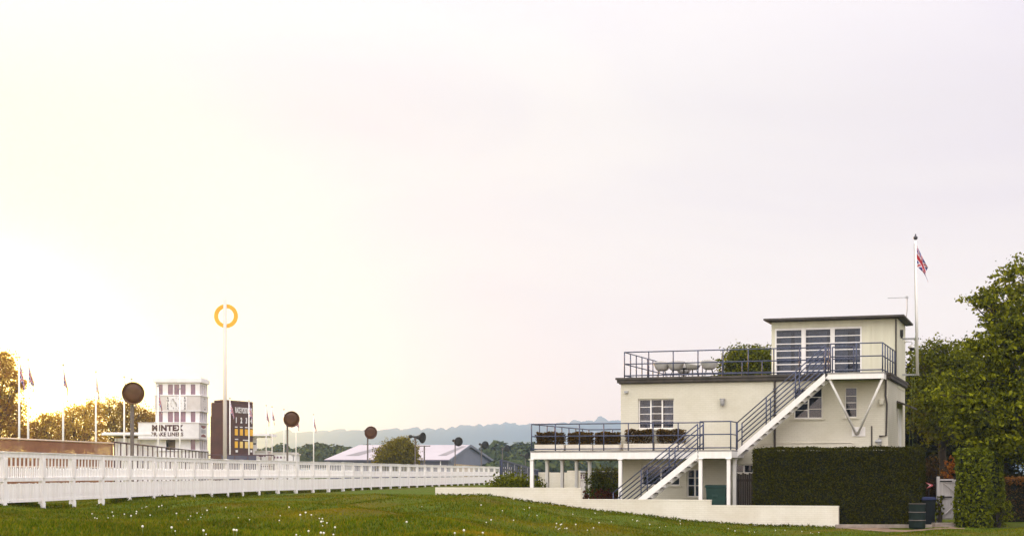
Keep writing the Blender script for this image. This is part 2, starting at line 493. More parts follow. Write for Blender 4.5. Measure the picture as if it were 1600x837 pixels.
class MB:
    """Collects shapes and links them as ONE mesh object."""

    def __init__(self):
        self.v, self.f, self.m = [], [], []

    def add(self, vs, fs, mi=0):
        o = len(self.v)
        self.v += [tuple(x) for x in vs]
        self.f += [tuple(i + o for i in q) for q in fs]
        self.m += [mi] * len(fs)
        return self

    def box(self, x0, x1, y0, y1, z0, z1, mi=0):
        return self.add([(x, y, z) for z in (z0, z1) for y in (y0, y1) for x in (x0, x1)],
                        [(0, 2, 3, 1), (4, 5, 7, 6), (0, 1, 5, 4), (2, 6, 7, 3), (0, 4, 6, 2), (1, 3, 7, 5)], mi)

    def bar(self, p, q, w, h, up=(0, 0, 1), mi=0):
        p, q, up = Vector(p), Vector(q), Vector(up)
        ax = (q - p).normalized()
        s = ax.cross(up)
        if s.length < 1e-4:
            s = ax.cross(Vector((1, 0, 0)))
        s.normalize()
        u = s.cross(ax)
        s, u = s * w / 2, u * h / 2
        vs = [p - s - u, p + s - u, p + s + u, p - s + u, q - s - u, q + s - u, q + s + u, q - s + u]
        return self.add(vs, [(0, 1, 2, 3), (7, 6, 5, 4), (0, 4, 5, 1), (1, 5, 6, 2), (2, 6, 7, 3), (3, 7, 4, 0)], mi)

    def tube(self, pts, rad, n=8, mi=0):
        pts = [Vector(p) for p in pts]
        if not hasattr(rad, '__len__'):
            rad = [rad] * len(pts)
        rings, prev = [], None
        for i, p in enumerate(pts):
            a = (pts[min(i + 1, len(pts) - 1)] - pts[max(i - 1, 0)]).normalized()
            s = a.cross(Vector((0, 0, 1))) if abs(a.z) < 0.95 else a.cross(Vector((0, 1, 0)))
            s.normalize()
            u = s.cross(a)
            rings.append([p + (s * math.cos(k * math.tau / n) + u * math.sin(k * math.tau / n)) * rad[i] for k in range(n)])
        vs = [x for r_ in rings for x in r_]
        fs = []
        for i in range(len(pts) - 1):
            for k in range(n):
                k2 = (k + 1) % n
                fs.append((i * n + k, i * n + k2, (i + 1) * n + k2, (i + 1) * n + k))
        fs.append(tuple(range(n - 1, -1, -1)))
        fs.append(tuple((len(pts) - 1) * n + k for k in range(n)))
        return self.add(vs, fs, mi)

    def lathe(self, prof, n=24, o=(0, 0, 0), axis='z', mi=0):
        vs, fs = [], []
        for r_, z in prof:
            for k in range(n):
                a = k * math.tau / n
                x, y = r_ * math.cos(a), r_ * math.sin(a)
                q = (x, y, z) if axis == 'z' else ((x, z, y) if axis == 'y' else (z, x, y))
                vs.append((q[0] + o[0], q[1] + o[1], q[2] + o[2]))
        for i in range(len(prof) - 1):
            for k in range(n):
                k2 = (k + 1) % n
                fs.append((i * n + k, i * n + k2, (i + 1) * n + k2, (i + 1) * n + k))
        return self.add(vs, fs, mi)

    def prism(self, poly, y0, y1, mi=0):
        """poly in x, z; extruded along y."""
        n = len(poly)
        vs = [(x, y0, z) for x, z in poly] + [(x, y1, z) for x, z in poly]
        fs = [tuple(range(n)), tuple(range(2 * n - 1, n - 1, -1))]
        fs += [(i, i + n, (i + 1) % n + n, (i + 1) % n) for i in range(n)]
        return self.add(vs, fs, mi)

    def wall(self, x0, x1, z0, z1, y0, y1, holes=(), mi=0):
        """A wall in the x-z plane from y0 (front) to y1, with real openings."""
        xs = sorted({x0, x1, *[h[0] for h in holes], *[h[1] for h in holes]})
        zs = sorted({z0, z1, *[h[2] for h in holes], *[h[3] for h in holes]})

        def solid(i, j):
            if not (0 <= i < len(xs) - 1 and 0 <= j < len(zs) - 1):
                return False
            cx, cz = (xs[i] + xs[i + 1]) / 2, (zs[j] + zs[j + 1]) / 2
            return not any(h[0] < cx < h[1] and h[2] < cz < h[3] for h in holes)
        for i in range(len(xs) - 1):
            for j in range(len(zs) - 1):
                if not solid(i, j):
                    continue
                a, b, c_, d_ = xs[i], xs[i + 1], zs[j], zs[j + 1]
                self.add([(a, y0, c_), (b, y0, c_), (b, y0, d_), (a, y0, d_)], [(0, 1, 2, 3)], mi)
                self.add([(a, y1, c_), (b, y1, c_), (b, y1, d_), (a, y1, d_)], [(3, 2, 1, 0)], mi)
                if not solid(i - 1, j):
                    self.add([(a, y0, c_), (a, y0, d_), (a, y1, d_), (a, y1, c_)], [(0, 1, 2, 3)], mi)
                if not solid(i + 1, j):
                    self.add([(b, y0, c_), (b, y1, c_), (b, y1, d_), (b, y0, d_)], [(0, 1, 2, 3)], mi)
                if not solid(i, j - 1):
                    self.add([(a, y0, c_), (a, y1, c_), (b, y1, c_), (b, y0, c_)], [(0, 1, 2, 3)], mi)
                if not solid(i, j + 1):
                    self.add([(a, y0, d_), (b, y0, d_), (b, y1, d_), (a, y1, d_)], [(0, 1, 2, 3)], mi)
        return self

    def mesh(self, name, mats, smooth=False):
        me = bpy.data.meshes.new(name)
        me.from_pydata(self.v, [], self.f)
        for mt in (mats if isinstance(mats, (list, tuple)) else [mats]):
            me.materials.append(M[mt] if isinstance(mt, str) else mt)
        me.polygons.foreach_set('material_index', self.m)
        me.polygons.foreach_set('use_smooth', [smooth] * len(self.f))
        me.update()
        return me

    def build(self, name, mats, parent=None, loc=(0, 0, 0), rz=0.0, smooth=False, bevel=0.0):
        ob = bpy.data.objects.new(name, self.mesh(name, mats, smooth))
        COL.objects.link(ob)
        ob.parent = parent
        ob.location = loc
        ob.rotation_euler = (0, 0, rz)
        if bevel:
            b = ob.modifiers.new('bevel', 'BEVEL')
            b.width, b.segments, b.limit_method = bevel, 2, 'ANGLE'
        return ob


def tag(o, label=None, cat=None, group=None, kind=None):
    for k, v in (('label', label), ('category', cat), ('group', group), ('kind', kind)):
        if v:
            o[k] = v
    return o


def empty(name, label, cat, loc=(0, 0, 0), rz=0.0, group=None):
    o = bpy.data.objects.new(name, None)
    o.empty_display_size = 0.3
    COL.objects.link(o)
    o.location, o.rotation_euler = loc, (0, 0, rz)
    return tag(o, label, cat, group)


def copy_tree(o, parent=None):
    c_ = o.copy()
    COL.objects.link(c_)
    c_.parent = parent
    for ch in list(o.children):
        copy_tree(ch, c_)
    return c_


def text_mesh(txt, h, mat, parent, name, loc, rz=0.0, bold=0.0, sx=1.0, spacing=1.0, depth=0.01, vertical=False):
    """Raised lettering as one mesh facing -y, centred at loc; h is the capital height."""
    cu = bpy.data.curves.new(name, 'FONT')
    cu.body = txt
    cu.align_x, cu.align_y = 'CENTER', 'CENTER'
    cu.size = h / 0.69
    cu.extrude = depth
    cu.offset = bold
    cu.space_character = spacing
    tmp = bpy.data.objects.new('lettering_curve', cu)
    COL.objects.link(tmp)
    dg = bpy.context.evaluated_depsgraph_get()
    me = bpy.data.meshes.new_from_object(tmp.evaluated_get(dg))
    bpy.data.objects.remove(tmp)
    bpy.data.curves.remove(cu)
    me.transform(Matrix.Diagonal((sx, 1, 1, 1)))
    me.transform(Matrix.Rotation(R(90), 4, 'X'))
    me.materials.clear()
    me.materials.append(M[mat])
    ob = bpy.data.objects.new(name, me)
    COL.objects.link(ob)
    ob.parent = parent
    ob.location = loc
    ob.rotation_euler = (0, 0, rz)
    return ob


def leaf_mesh(name, pts, size, mat, up=0.35, aspect=0.6, sizevar=0.65, normals=None, seed=1):
    """Many small leaf-shaped faces, one per point."""
    g = np.random.default_rng(seed)
    pts = np.asarray(pts, dtype=np.float64)
    n = len(pts)
    nr = g.normal(size=(n, 3))
    nr /= np.linalg.norm(nr, axis=1)[:, None]
    if normals is not None:
        nr = nr * 0.55 + normals
    nr[:, 2] += up
    nr /= np.linalg.norm(nr, axis=1)[:, None] + 1e-9
    a = np.cross(nr, g.normal(size=(n, 3)))
    a /= np.linalg.norm(a, axis=1)[:, None] + 1e-9
    b = np.cross(nr, a)
    s = (size * (1 + sizevar * (g.random(n) * 2 - 1)))[:, None]
    fold = nr * s * 0.18
    v = np.empty((n, 4, 3))
    v[:, 0] = pts - a * s * 0.5
    v[:, 1] = pts + b * s * aspect * 0.5 + fold
    v[:, 2] = pts + a * s * 0.5
    v[:, 3] = pts - b * s * aspect * 0.5 + fold
    me = bpy.data.meshes.new(name)
    me.vertices.add(n * 4)
    me.vertices.foreach_set('co', v.reshape(-1))
    me.loops.add(n * 4)
    me.loops.foreach_set('vertex_index', np.arange(n * 4, dtype=np.int32))
    me.polygons.add(n)
    me.polygons.foreach_set('loop_start', np.arange(0, n * 4, 4, dtype=np.int32))
    me.polygons.foreach_set('loop_total', np.full(n, 4, dtype=np.int32))
    me.materials.append(M[mat])
    me.update(calc_edges=True)
    return me


def link_mesh(name, me, parent=None, loc=(0, 0, 0), rz=0.0):
    o = bpy.data.objects.new(name, me)
    COL.objects.link(o)
    o.parent = parent
    o.location = loc
    o.rotation_euler = (0, 0, rz)
    return o


def crown_points(lobes, clusters, per, spread, g, shell=0.55, flat=0.6, droop=0.0):
    """Leaf positions: clumps placed through the outer part of each lobe (centre, radii)."""
    vol = np.array([l_[1][0] * l_[1][1] * l_[1][2] for l_ in lobes]) ** (2 / 3)
    vol /= vol.sum()
    out = []
    for (c_, r_), w in zip(lobes, vol):
        k = max(3, int(clusters * w))
        d_ = g.normal(size=(k, 3))
        d_ /= np.linalg.norm(d_, axis=1)[:, None]
        rad = shell + (1.0 - shell) * g.random(k) ** 0.7
        rad *= 1 + 0.14 * g.normal(size=k)
        cc = np.array(c_) + d_ * rad[:, None] * np.array(r_)
        m_ = per
        sc = spread * (0.6 + 0.8 * g.random(k))
        off = g.normal(size=(k, m_, 3)) * sc[:, None, None]
        off[:, :, 2] *= flat
        off += d_[:, None, :] * np.abs(g.normal(size=(k, m_, 1))) * sc[:, None, None] * 0.9
        off[:, :, 2] -= droop * np.linalg.norm(off[:, :, :2], axis=2)
        out.append((cc[:, None, :] + off).reshape(-1, 3))
    return np.concatenate(out)


def tree(name, label, cat, loc, lobes, clusters, per, spread, size, mat, trunk_h, trunk_r, seed, group=None, flat=0.6, droop=0.0, shell=0.5, bark='bark', aspect=0.6):
    g = np.random.default_rng(seed)
    rr = random.Random(seed)
    root = empty(name, label, cat, loc, 0, group)
    tb = MB()
    top = Vector((rr.uniform(-.2, .2), rr.uniform(-.2, .2), trunk_h))
    tb.tube([(0, 0, -0.3), (0.02, 0, trunk_h * 0.3), tuple(top * 0.7), tuple(top)], [trunk_r * 1.25, trunk_r, trunk_r * 0.8, trunk_r * 0.6], 10)
    for c_, r_ in lobes:
        for _ in range(4):
            e = Vector(c_) + Vector((rr.uniform(-.75, .75) * r_[0], rr.uniform(-.75, .75) * r_[1], rr.uniform(-.5, .75) * r_[2]))
            s = top * rr.uniform(0.55, 1.0)
            m_ = s.lerp(e, 0.5) + Vector((rr.uniform(-.2, .2), rr.uniform(-.2, .2), 0.12 * r_[2]))
            tb.tube([s, m_, e], [trunk_r * 0.45, trunk_r * 0.26, trunk_r * 0.08], 6)
    tb.build('trunk', bark, root, smooth=True)
    pts = crown_points(lobes, clusters, per, spread, g, shell, flat, droop)
    link_mesh('crown', leaf_mesh('crown', pts, size, mat, seed=seed, aspect=aspect), root)
    return root


def surface_points(x0, x1, y0, y1, z0, z1, n, g, faces='fblrt', jitter=0.04):
    """Points and outward normals over the faces of a box."""
    ar = {'f': (x1 - x0) * (z1 - z0), 'b': (x1 - x0) * (z1 - z0), 'l': (y1 - y0) * (z1 - z0), 'r': (y1 - y0) * (z1 - z0), 't': (x1 - x0) * (y1 - y0)}
    tot = sum(ar[k] for k in faces)
    P, N = [], []
    for k in faces:
        m_ = int(n * ar[k] / tot)
        x = x0 + (x1 - x0) * g.random(m_)
        y = y0 + (y1 - y0) * g.random(m_)
        z = z0 + (z1 - z0) * g.random(m_)
        nn = np.zeros((m_, 3))
        if k == 'f':
            y[:] = y0
            nn[:, 1] = -1
        elif k == 'b':
            y[:] = y1
            nn[:, 1] = 1
        elif k == 'l':
            x[:] = x0
            nn[:, 0] = -1
        elif k == 'r':
            x[:] = x1
            nn[:, 0] = 1
        else:
            z[:] = z1
            nn[:, 2] = 1
        p = np.stack([x, y, z], 1)
        P.append(p + nn * (np.abs(g.normal(size=(m_, 1))) * jitter) + g.normal(size=(m_, 3)) * jitter * 0.5)
        N.append(nn)
    return np.concatenate(P), np.concatenate(N)


def hedge(name, label, cat, loc, rz, sx, sy, sz, n, size, mat, seed, jitter=0.05, wob=0.06, core='hedgecore', group=None):
    """A clipped hedge: a twiggy core with leaves all over it. Origin at the front left foot."""
    g = np.random.default_rng(seed)
    root = empty(name, label, cat, loc, rz, group)
    cb = MB()
    k = 0.05
    cb.box(k, sx - k, k, sy - k, 0, sz - k)
    cb.build('branches', core, root)
    P, N = surface_points(0, sx, 0, sy, 0.02, sz, n, g, jitter=jitter)
    ph = g.random(6) * 6
    w = (np.sin(P[:, 0] * 2.1 + ph[0]) + np.sin(P[:, 2] * 2.7 + ph[1]) + np.sin(P[:, 0] * 5.3 + P[:, 2] * 3.1 + ph[2]) + np.sin(P[:, 1] * 4 + ph[3])) * wob / 3
    P = P + N * w[:, None]
    link_mesh('foliage', leaf_mesh('foliage', P, size, mat, up=0.15, normals=N * 0.5, seed=seed), root)
    return root


def at(px, py, Y):
    """The point at distance Y seen at a photo pixel."""
    return Vector(((px - 800) / F * Y, Y, CAMZ + (HZ - py) / F * Y))


# ------------------------------------------------------------------ the clubhouse frame of reference
TH = math.atan(850 / 2500)
U = Vector((math.cos(TH), -math.sin(TH)))
V = Vector((math.sin(TH), math.cos(TH)))
B0 = Vector((28 / F * 62, 62.0)) + V * 1.3


def bu(px, t=0.0):
    k = (px - 800) / F
    return (k * (B0.y + t * V.y) - B0.x - t * V.x) / (U.x - k * U.y)


def bY(u, t):
    return B0.y + u * U.y + t * V.y


def bz(py, px, t=0.0):
    return CAMZ + (HZ - py) / F * bY(bu(px, t), t)


def bp(u, t, z=0.0):
    return Vector((B0.x + u * U.x + t * V.x, B0.y + u * U.y + t * V.y, z))


# ------------------------------------------------------------------ ground
TX = [-9000, -14, -4.5, -1.0, 2.4, 4.2, 7.0, 9.0, 14, 9000]
TZ = [0.85, 0.85, 0.94, 0.88, 0.45, 0.26, -0.07, -0.15, -0.13, -0.13]


def sstep(a, b, x):
    t = np.clip((x - a) / (b - a), 0, 1)
    return t * t * (3 - 2 * t)


def terrain(X, Y):
    X, Y = np.asarray(X, float), np.asarray(Y, float)
    z = np.interp(X, TX, TZ)
    near = sstep(12, 22, Y) * (1 - sstep(70, 95, Y))
    z = z + near * (0.075 * np.sin(X * 0.9 + Y * 0.35) + 0.05 * np.sin(X * 2.1 - Y * 0.8 + 1.3) + 0.03 * np.sin(Y * 1.3 + X * 0.3)) * (1 - 0.8 * sstep(50, 56, Y))
    # a hollow where the bank turns down towards the clubhouse
    z = z - 0.28 * np.exp(-(((X - 1.3) / 1.3) ** 2 + ((Y - 31) / 5.0) ** 2))
    z = z + 0.10 * np.exp(-(((X + 0.8) / 1.6) ** 2 + ((Y - 45) / 6.0) ** 2))
    # far ground settles to one level, and the yard behind the white wall is lower
    far = sstep(140, 200, Y)
    z = z * (1 - far) + 0.6 * far
    rx, ry = X - B0.x, Y - B0.y
    u = rx * U.x + ry * U.y
    t = rx * V.x + ry * V.y
    yard = sstep(-3.15, -2.95, t) * sstep(-4.6, -3.6, u) * (1 - sstep(28, 40, Y - 62))
    return z * (1 - yard) + np.minimum(z, -0.02) * yard


def axis(lo, hi, step, far, grow=1.18):
    a = list(np.arange(lo, hi + 1e-6, step))
    s, x = step, hi
    while x < far:
        s *= grow
        x += s
        a.append(x)
    s, x = step, lo
    b = []
    while x > -far:
        s *= grow
        x -= s
        b.append(x)
    return np.array(b[::-1] + a)


xs, ys = axis(-16, 22, 0.22, 8000), axis(10, 76, 0.25, 9000)
GX, GY = np.meshgrid(xs, ys)
GZ = terrain(GX, GY)
nx, ny = len(xs), len(ys)
idx = np.arange(nx * ny).reshape(ny, nx)
q = np.stack([idx[:-1, :-1], idx[:-1, 1:], idx[1:, 1:], idx[1:, :-1]], -1).reshape(-1, 4)
me = bpy.data.meshes.new('ground')
me.vertices.add(nx * ny)
me.vertices.foreach_set('co', np.stack([GX, GY, GZ], -1).reshape(-1))
me.loops.add(len(q) * 4)
me.loops.foreach_set('vertex_index', q.reshape(-1).astype(np.int32))
me.polygons.add(len(q))
me.polygons.foreach_set('loop_start', np.arange(0, len(q) * 4, 4, dtype=np.int32))
me.polygons.foreach_set('loop_total', np.full(len(q), 4, dtype=np.int32))
me.polygons.foreach_set('use_smooth', np.ones(len(q), dtype=bool))
me.materials.append(M['ground'])
me.update(calc_edges=True)
tag(link_mesh('ground', me), kind='structure')


def grass_blades():
    n = 330000
    yy = 17 + 44 * rng.random(n * 2) ** 1.5
    kx = rng.random(n * 2) * 0.78 - 0.38
    xx = kx * yy
    rx, ry = xx - B0.x, yy - B0.y
    t = rx * V.x + ry * V.y
    u = rx * U.x + ry * U.y
    ok = (t < -3.34) | (u < -4.0)
    ok &= ~((xx > 11.5) & (xx < 15.6) & (yy > 53.2))
    xx, yy = xx[ok][:n], yy[ok][:n]
    n = len(xx)
    zz = terrain(xx, yy)
    patch = np.sin(xx * 0.7 + yy * 0.2) + np.sin(xx * 0.31 - yy * 0.5 + 2)
    h = (0.026 + 0.040 * rng.random(n) ** 2) * (1 + 0.25 * patch)
    w = 0.010 + 0.010 * rng.random(n)
    a = rng.random(n) * math.tau
    lean = rng.normal(size=(n, 2)) * 0.45
    v = np.empty((n, 3, 3))
    dx, dy = np.cos(a) * w, np.sin(a) * w
    v[:, 0] = np.stack([xx - dx, yy - dy, zz - 0.005], 1)
    v[:, 1] = np.stack([xx + dx, yy + dy, zz - 0.005], 1)
    v[:, 2] = np.stack([xx + lean[:, 0] * h, yy + lean[:, 1] * h, zz + h], 1)
    me = bpy.data.meshes.new('grass')
    me.vertices.add(n * 3)
    me.vertices.foreach_set('co', v.reshape(-1))
    me.loops.add(n * 3)
    me.loops.foreach_set('vertex_index', np.arange(n * 3, dtype=np.int32))
    me.polygons.add(n)
    me.polygons.foreach_set('loop_start', np.arange(0, n * 3, 3, dtype=np.int32))
    me.polygons.foreach_set('loop_total', np.full(n, 3, dtype=np.int32))
    me.materials.append(M['grass'])
    me.update(calc_edges=True)
    tag(link_mesh('grass', me), 'short green grass growing on the bank below the white fence', 'grass', kind='stuff')


grass_blades()

# hills on the horizon: a long wooded ridge
RX = [-8400, -1800, -840, -660, -470, -160, 60, 220, 360, 640, 1200, 2200, 8400]
RH = [78, 90, 112, 121, 136, 145, 155, 161, 169, 172, 172, 158, 118]


def ridge(name, Y0, depth, scale, base, seed, rough):
    g = np.random.default_rng(seed)
    X = np.arange(-3000, 3100, 7.0)
    top = np.interp(X, RX, RH) * scale
    jag = g.normal(size=len(X))
    k = np.array([.25, .5, .25])
    jag = np.convolve(jag, k, 'same') * rough + np.sin(X * .0065) * 3 + np.sin(X * 0.02 + 2) * 1.6
    rows = [0.0, 0.12, 0.3, 0.5, 0.7, 0.85, 0.95, 1.0]
    vs, fs = [], []
    for r_ in rows:
        for x, h, j in zip(X, top, jag):
            z = base + (h - base) * (1 - (1 - r_) ** 1.6) + j * r_ ** 3 + 2.4 * math.sin(x * .01 + r_ * 9)
            vs.append((x, Y0 + depth * r_, z))
    for x, h, j in zip(X, top, jag):
        vs.append((x, Y0 + depth * 1.6, base - 5))
    n = len(X)
    for i in range(len(rows)):
        for k_ in range(n - 1):
            fs.append((i * n + k_, i * n + k_ + 1, (i + 1) * n + k_ + 1, (i + 1) * n + k_))
    b = MB()
    b.add(vs, fs)
    return tag(b.build(name, 'hill', smooth=True), kind='structure')


ridge('hills', 3400, 1600, 1.0, -1, 3, 8.0)


def woodland(name, label, spots, seed, leafs=300, size=1.05):
    """A far wood that reads as one mass of crowns."""
    g = np.random.default_rng(seed)
    P, N = [], []
    for (x, y, r_, h) in spots:
        d_ = g.normal(size=(leafs, 3))
        d_ /= np.linalg.norm(d_, axis=1)[:, None]
        d_[:, 2] = np.abs(d_[:, 2]) * 1.0 - 0.15
        rad = 0.8 + 0.22 * g.random(leafs)
        p = d_ * rad[:, None] * np.array([r_, r_, h * 0.55]) + np.array([x, y, 0.6 + h * 0.45])
        P.append(p)
        N.append(d_)
    return tag(link_mesh(name, leaf_mesh(name, np.concatenate(P), size, 'wood', normals=np.concatenate(N), up=0.2, aspect=0.9, seed=seed)), label, 'wood', kind='stuff')


def wood_spots(p0, p1, tops, Y0, Y1, n, g):
    out = []
    for _ in range(n):
        px = g.uniform(p0, p1)
        Y = g.uniform(Y0, Y1)
        yt = np.interp(px, [t[0] for t in tops], [t[1] for t in tops])
        h = max(3.0, (1.15 + (HZ - yt) / F * Y1) * g.uniform(0.82, 1.03))
        out.append(((px - 800) / F * Y, Y, g.uniform(3.2, 5.6), h))
    return out


gw = np.random.default_rng(5)
woodland('woodland', 'hazy green wood spread below the far blue ridge beyond the barn',
         wood_spots(380, 600, [(380, 700), (430, 693), (470, 697), (530, 693), (600, 700)], 380, 470, 60, gw)
         + wood_spots(600, 1100, [(600, 704), (720, 697), (790, 692), (850, 694), (960, 702), (1100, 706)], 380, 470, 90, gw)
         + wood_spots(780, 1000, [(780, 716), (850, 712), (1000, 716)], 300, 350, 26, gw), 21)
print('SETTING DONE')

# ------------------------------------------------------------------ clubhouse
club = empty('clubhouse', 'cream two storey clubhouse with glazed rooftop room, deck and outside stairs', 'building', (B0.x, B0.y, 0), -TH)
uL, uR = bu(970, 0), bu(1387.5, 0)               # ends of the main block
DEPTH = 7.0
zRT, zRB = bz(590.5, 975, -0.15), bz(599, 975, -0.15)   # roof slab
DF, LF = -1.3, -2.4                               # deck front, landing front
zD = bz(704, 900, DF)                             # deck level
dth = 0.31
uD0, uD1 = 0.0, bu(1146, DF)
zP = bz(581, 1340, -1.2)                          # platform level
uP0, uP1 = bu(1293, -1.2), bu(1381, -1.2)
uLand0, uLand1 = bu(1089, LF), bu(1143, LF)


def rect(x0, x1, y0, y1, t=0.0):
    """Photo rectangle on a plane of the building -> local (u0, u1, z0, z1)."""
    xm = (x0 + x1) / 2
    return (bu(x0, t), bu(x1, t), bz(y1, xm, t), bz(y0, xm, t))


wA = rect(997, 1053, 622.5, 669.5)
wB = rect(1240, 1285, 606, 653.5)
wC = rect(1320, 1339, 604.5, 651.5)
wD = rect(1073, 1097, 732, 776)
wE = rect(1002, 1062, 726, 758)
wF = rect(1143, 1177, 724.5, 739)
holes = [wA, wB, wC, wD, wE, wF]

mb = MB()
mb.wall(uL, uR, -0.4, zRB, 0.0, 0.25, holes)
mb.wall(uL, uR, -0.4, zRB, DEPTH - 0.25, DEPTH)
mb.box(uL, uL + 0.25, 0.25, DEPTH - 0.25, -0.4, zRB)
mb.box(uR - 0.25, uR, 0.25, DEPTH - 0.25, -0.4, zRB)
mb.build('wall', 'cream', club)
mb = MB()
mb.box(uL + .25, uR - .25, 1.1, 1.2, 0, zRB - .01)
mb.box(uL + .25, uR - .25, 0.25, 1.1, zD - .18, zD - .02)
mb.build('partition', 'interior', club)
mb = MB()
mb.box(uL - 0.12, uR + 0.10, -0.14, DEPTH + 0.12, zRB + 0.03, zRT)
mb.box(uL - 0.17, uR + 0.12, -0.19, DEPTH + 0.17, zRT - 0.06, zRT + 0.02)
mb.box(uL - 0.05, uR + 0.05, -0.07, DEPTH + 0.05, zRB - 0.012, zRB + 0.03)
mb.build('roof', 'roofedge', club)


def window(rc, cols, y=0.10, sill=True, frame=0.045, curtain=True, bars=0.022, seed=0, parent=None):
    """cols: list of (share of the width, [heights of the panes from the top as shares])."""
    parent = parent or club
    u0, u1, z0, z1 = rc
    fb = MB()
    fb.box(u0, u1, y, y + .06, z0, z0 + frame)
    fb.box(u0, u1, y, y + .06, z1 - frame, z1)
    fb.box(u0, u0 + frame, y + .001, y + .059, z0 + frame, z1 - frame)
    fb.box(u1 - frame, u1, y + .001, y + .059, z0 + frame, z1 - frame)
    x = u0 + frame
    wtot = u1 - u0 - 2 * frame
    for i, (w, rows) in enumerate(cols):
        xe = x + w * wtot
        if i < len(cols) - 1:
            fb.box(xe - frame * .6, xe + frame * .6, y + .002, y + .058, z0 + frame, z1 - frame)
        acc = 0
        for r_ in rows[:-1]:
            acc += r_
            zz = z1 - frame - acc * (z1 - z0 - 2 * frame)
            fb.box(x + .01, xe - .01, y + .012, y + .046, zz - bars / 2, zz + bars / 2)
        x = xe
    w_ = fb.build('window', 'white', parent)
    gb = MB()
    gb.box(u0 + .01, u1 - .01, y + .026, y + .032, z0 + .01, z1 - .01)
    gb.build('pane', 'glass', w_)
    if curtain:
        rr = random.Random(seed)
        cb = MB()
        for a, b in curtain if curtain is not True else [(0.02, 0.3), (0.72, 0.98)]:
            xa, xb = u0 + a * (u1 - u0), u0 + b * (u1 - u0)
            n = max(3, int((xb - xa) / 0.12))
            for k in range(n):
                p, q_ = xa + (xb - xa) * k / n, xa + (xb - xa) * (k + 1) / n
                d0, d1 = (0.0, 0.04) if k % 2 else (0.04, 0.0)
                cb.add([(p, y + .30 + d0, z0 + .02), (q_, y + .30 + d1, z0 + .02), (q_, y + .30 + d1, z1), (p, y + .30 + d0, z1)], [(0, 1, 2, 3)])
        cb.build('curtain', 'curtain', w_)
    if sill:
        sb = MB()
        sb.box(u0 - .08, u1 + .08, -.06, y, z0 - .06, z0 - .005)
        sb.build('sill', 'cream', w_)
    return w_


window(wA, [(.33, [.25, .25, .25, .25]), (.34, [.23, .26, .25, .26]), (.33, [.25, .25, .25, .25])], curtain=[(.0, .36), (.68, .9)])
window(wB, [(.5, [.5, .24, .26]), (.5, [.28, .42, .3])], curtain=None)
window(wC, [(1, [.28, .23, .22, .27])], curtain=None, frame=.03)
window(wD, [(.5, [.3, .3, .4]), (.5, [.3, .3, .4])], curtain=[(.25, 1.0)], bars=.03)
window(wE, [(.5, [1]), (.5, [1])], curtain=None)
window(wF, [(.55, [1]), (.45, [1])], curtain=None)

# glazed room on the roof
RF = 3.6
zR2 = bz(503.5, 1210, RF)
u2L, u2R = bu(1205.5, RF), bu(1402.5, RF)
rc = rect(1211, 1346.5, 511.5, 586.5, RF)
rc = (rc[0], rc[1], zRT + 0.05, rc[3])
mb = MB()
mb.wall(u2L, u2R, zRT, zR2, RF, RF + 0.2, [rc])
mb.wall(u2L, u2R, zRT, zR2, DEPTH - 0.2, DEPTH)
mb.box(u2L, u2L + .2, RF + .2, DEPTH - .2, zRT, zR2)
mb.box(u2R - .2, u2R, RF + .2, DEPTH - .2, zRT - 0.35, zR2)
mb.build('rooftop_room', 'room', club)
mb = MB()
mb.box(u2L - 0.25, u2R + 0.28, RF - 0.45, DEPTH + 0.35, zR2 + 0.05, zR2 + 0.12)
mb.add([(u2L - .25, RF - .45, zR2 + .05), (u2R + .28, RF - .45, zR2 + .05), (u2R + .02, RF - .02, zR2 - .0), (u2L - .02, RF - .02, zR2 - .0)], [(0, 1, 2, 3)])
mb.add([(u2R + .28, RF - .45, zR2 + .05), (u2R + .28, DEPTH + .35, zR2 + .05), (u2R + .02, DEPTH + .02, zR2), (u2R + .02, RF - .02, zR2)], [(0, 1, 2, 3)])
mb.add([(u2L - .25, DEPTH + .35, zR2 + .05), (u2L - .25, RF - .45, zR2 + .05), (u2L - .02, RF - .02, zR2), (u2L - .02, DEPTH + .02, zR2)], [(0, 1, 2, 3)])
mb.build('room_roof', 'roofedge', club)
mb = MB()
mb.box(u2L + .2, u2R - .2, RF + 1.5, RF + 1.6, zRT, zR2 - .01)
mb.build('room_partition', 'interior', club)
fb = MB()
u0, u1, z0, z1 = rc
y = RF - 0.02
fr = .075
fb.box(u0, u1, y, y + .1, z1 - fr, z1)
fb.box(u0, u1, y, y + .1, z0, z0 + .06)
n3 = 3
cw = (u1 - u0) / n3
for k in range(n3 + 1):
    xx = u0 + k * cw
    w_ = fr * (1.15 if 0 < k < n3 else 0.8)
    a, b = max(u0, xx - w_), min(u1, xx + w_)
    fb.box(a, b, y + .002, y + .098, z0 + .06, z1 - fr)
for k in range(n3):
    for j in range(1, 7):
        zz = z0 + .06 + (z1 - fr - z0 - .06) * j / 7
        fb.box(u0 + k * cw + fr * .8, u0 + (k + 1) * cw - fr * .8, y + .02, y + .07, zz - .018, zz + .018)
wg = fb.build('window', 'white', club)
gb = MB()
gb.box(u0 + .02, u1 - .02, y + .045, y + .05, z0 + .02, z1 - .02)
gb.build('pane', 'glass', wg)
cb = MB()
for a, b in ((.02, .16), (.2, .3), (.36, .58), (.68, .82), (.9, .99)):
    xa, xb = u0 + a * (u1 - u0), u0 + b * (u1 - u0)
    n = max(2, int((xb - xa) / .14))
    for k in range(n):
        p, q_ = xa + (xb - xa) * k / n, xa + (xb - xa) * (k + 1) / n
        d0, d1 = (0, .05) if k % 2 else (.05, 0)
        cb.add([(p, RF + .6 + d0, z0), (q_, RF + .6 + d1, z0), (q_, RF + .6 + d1, z1 - .1), (p, RF + .6 + d0, z1 - .1)], [(0, 1, 2, 3)])
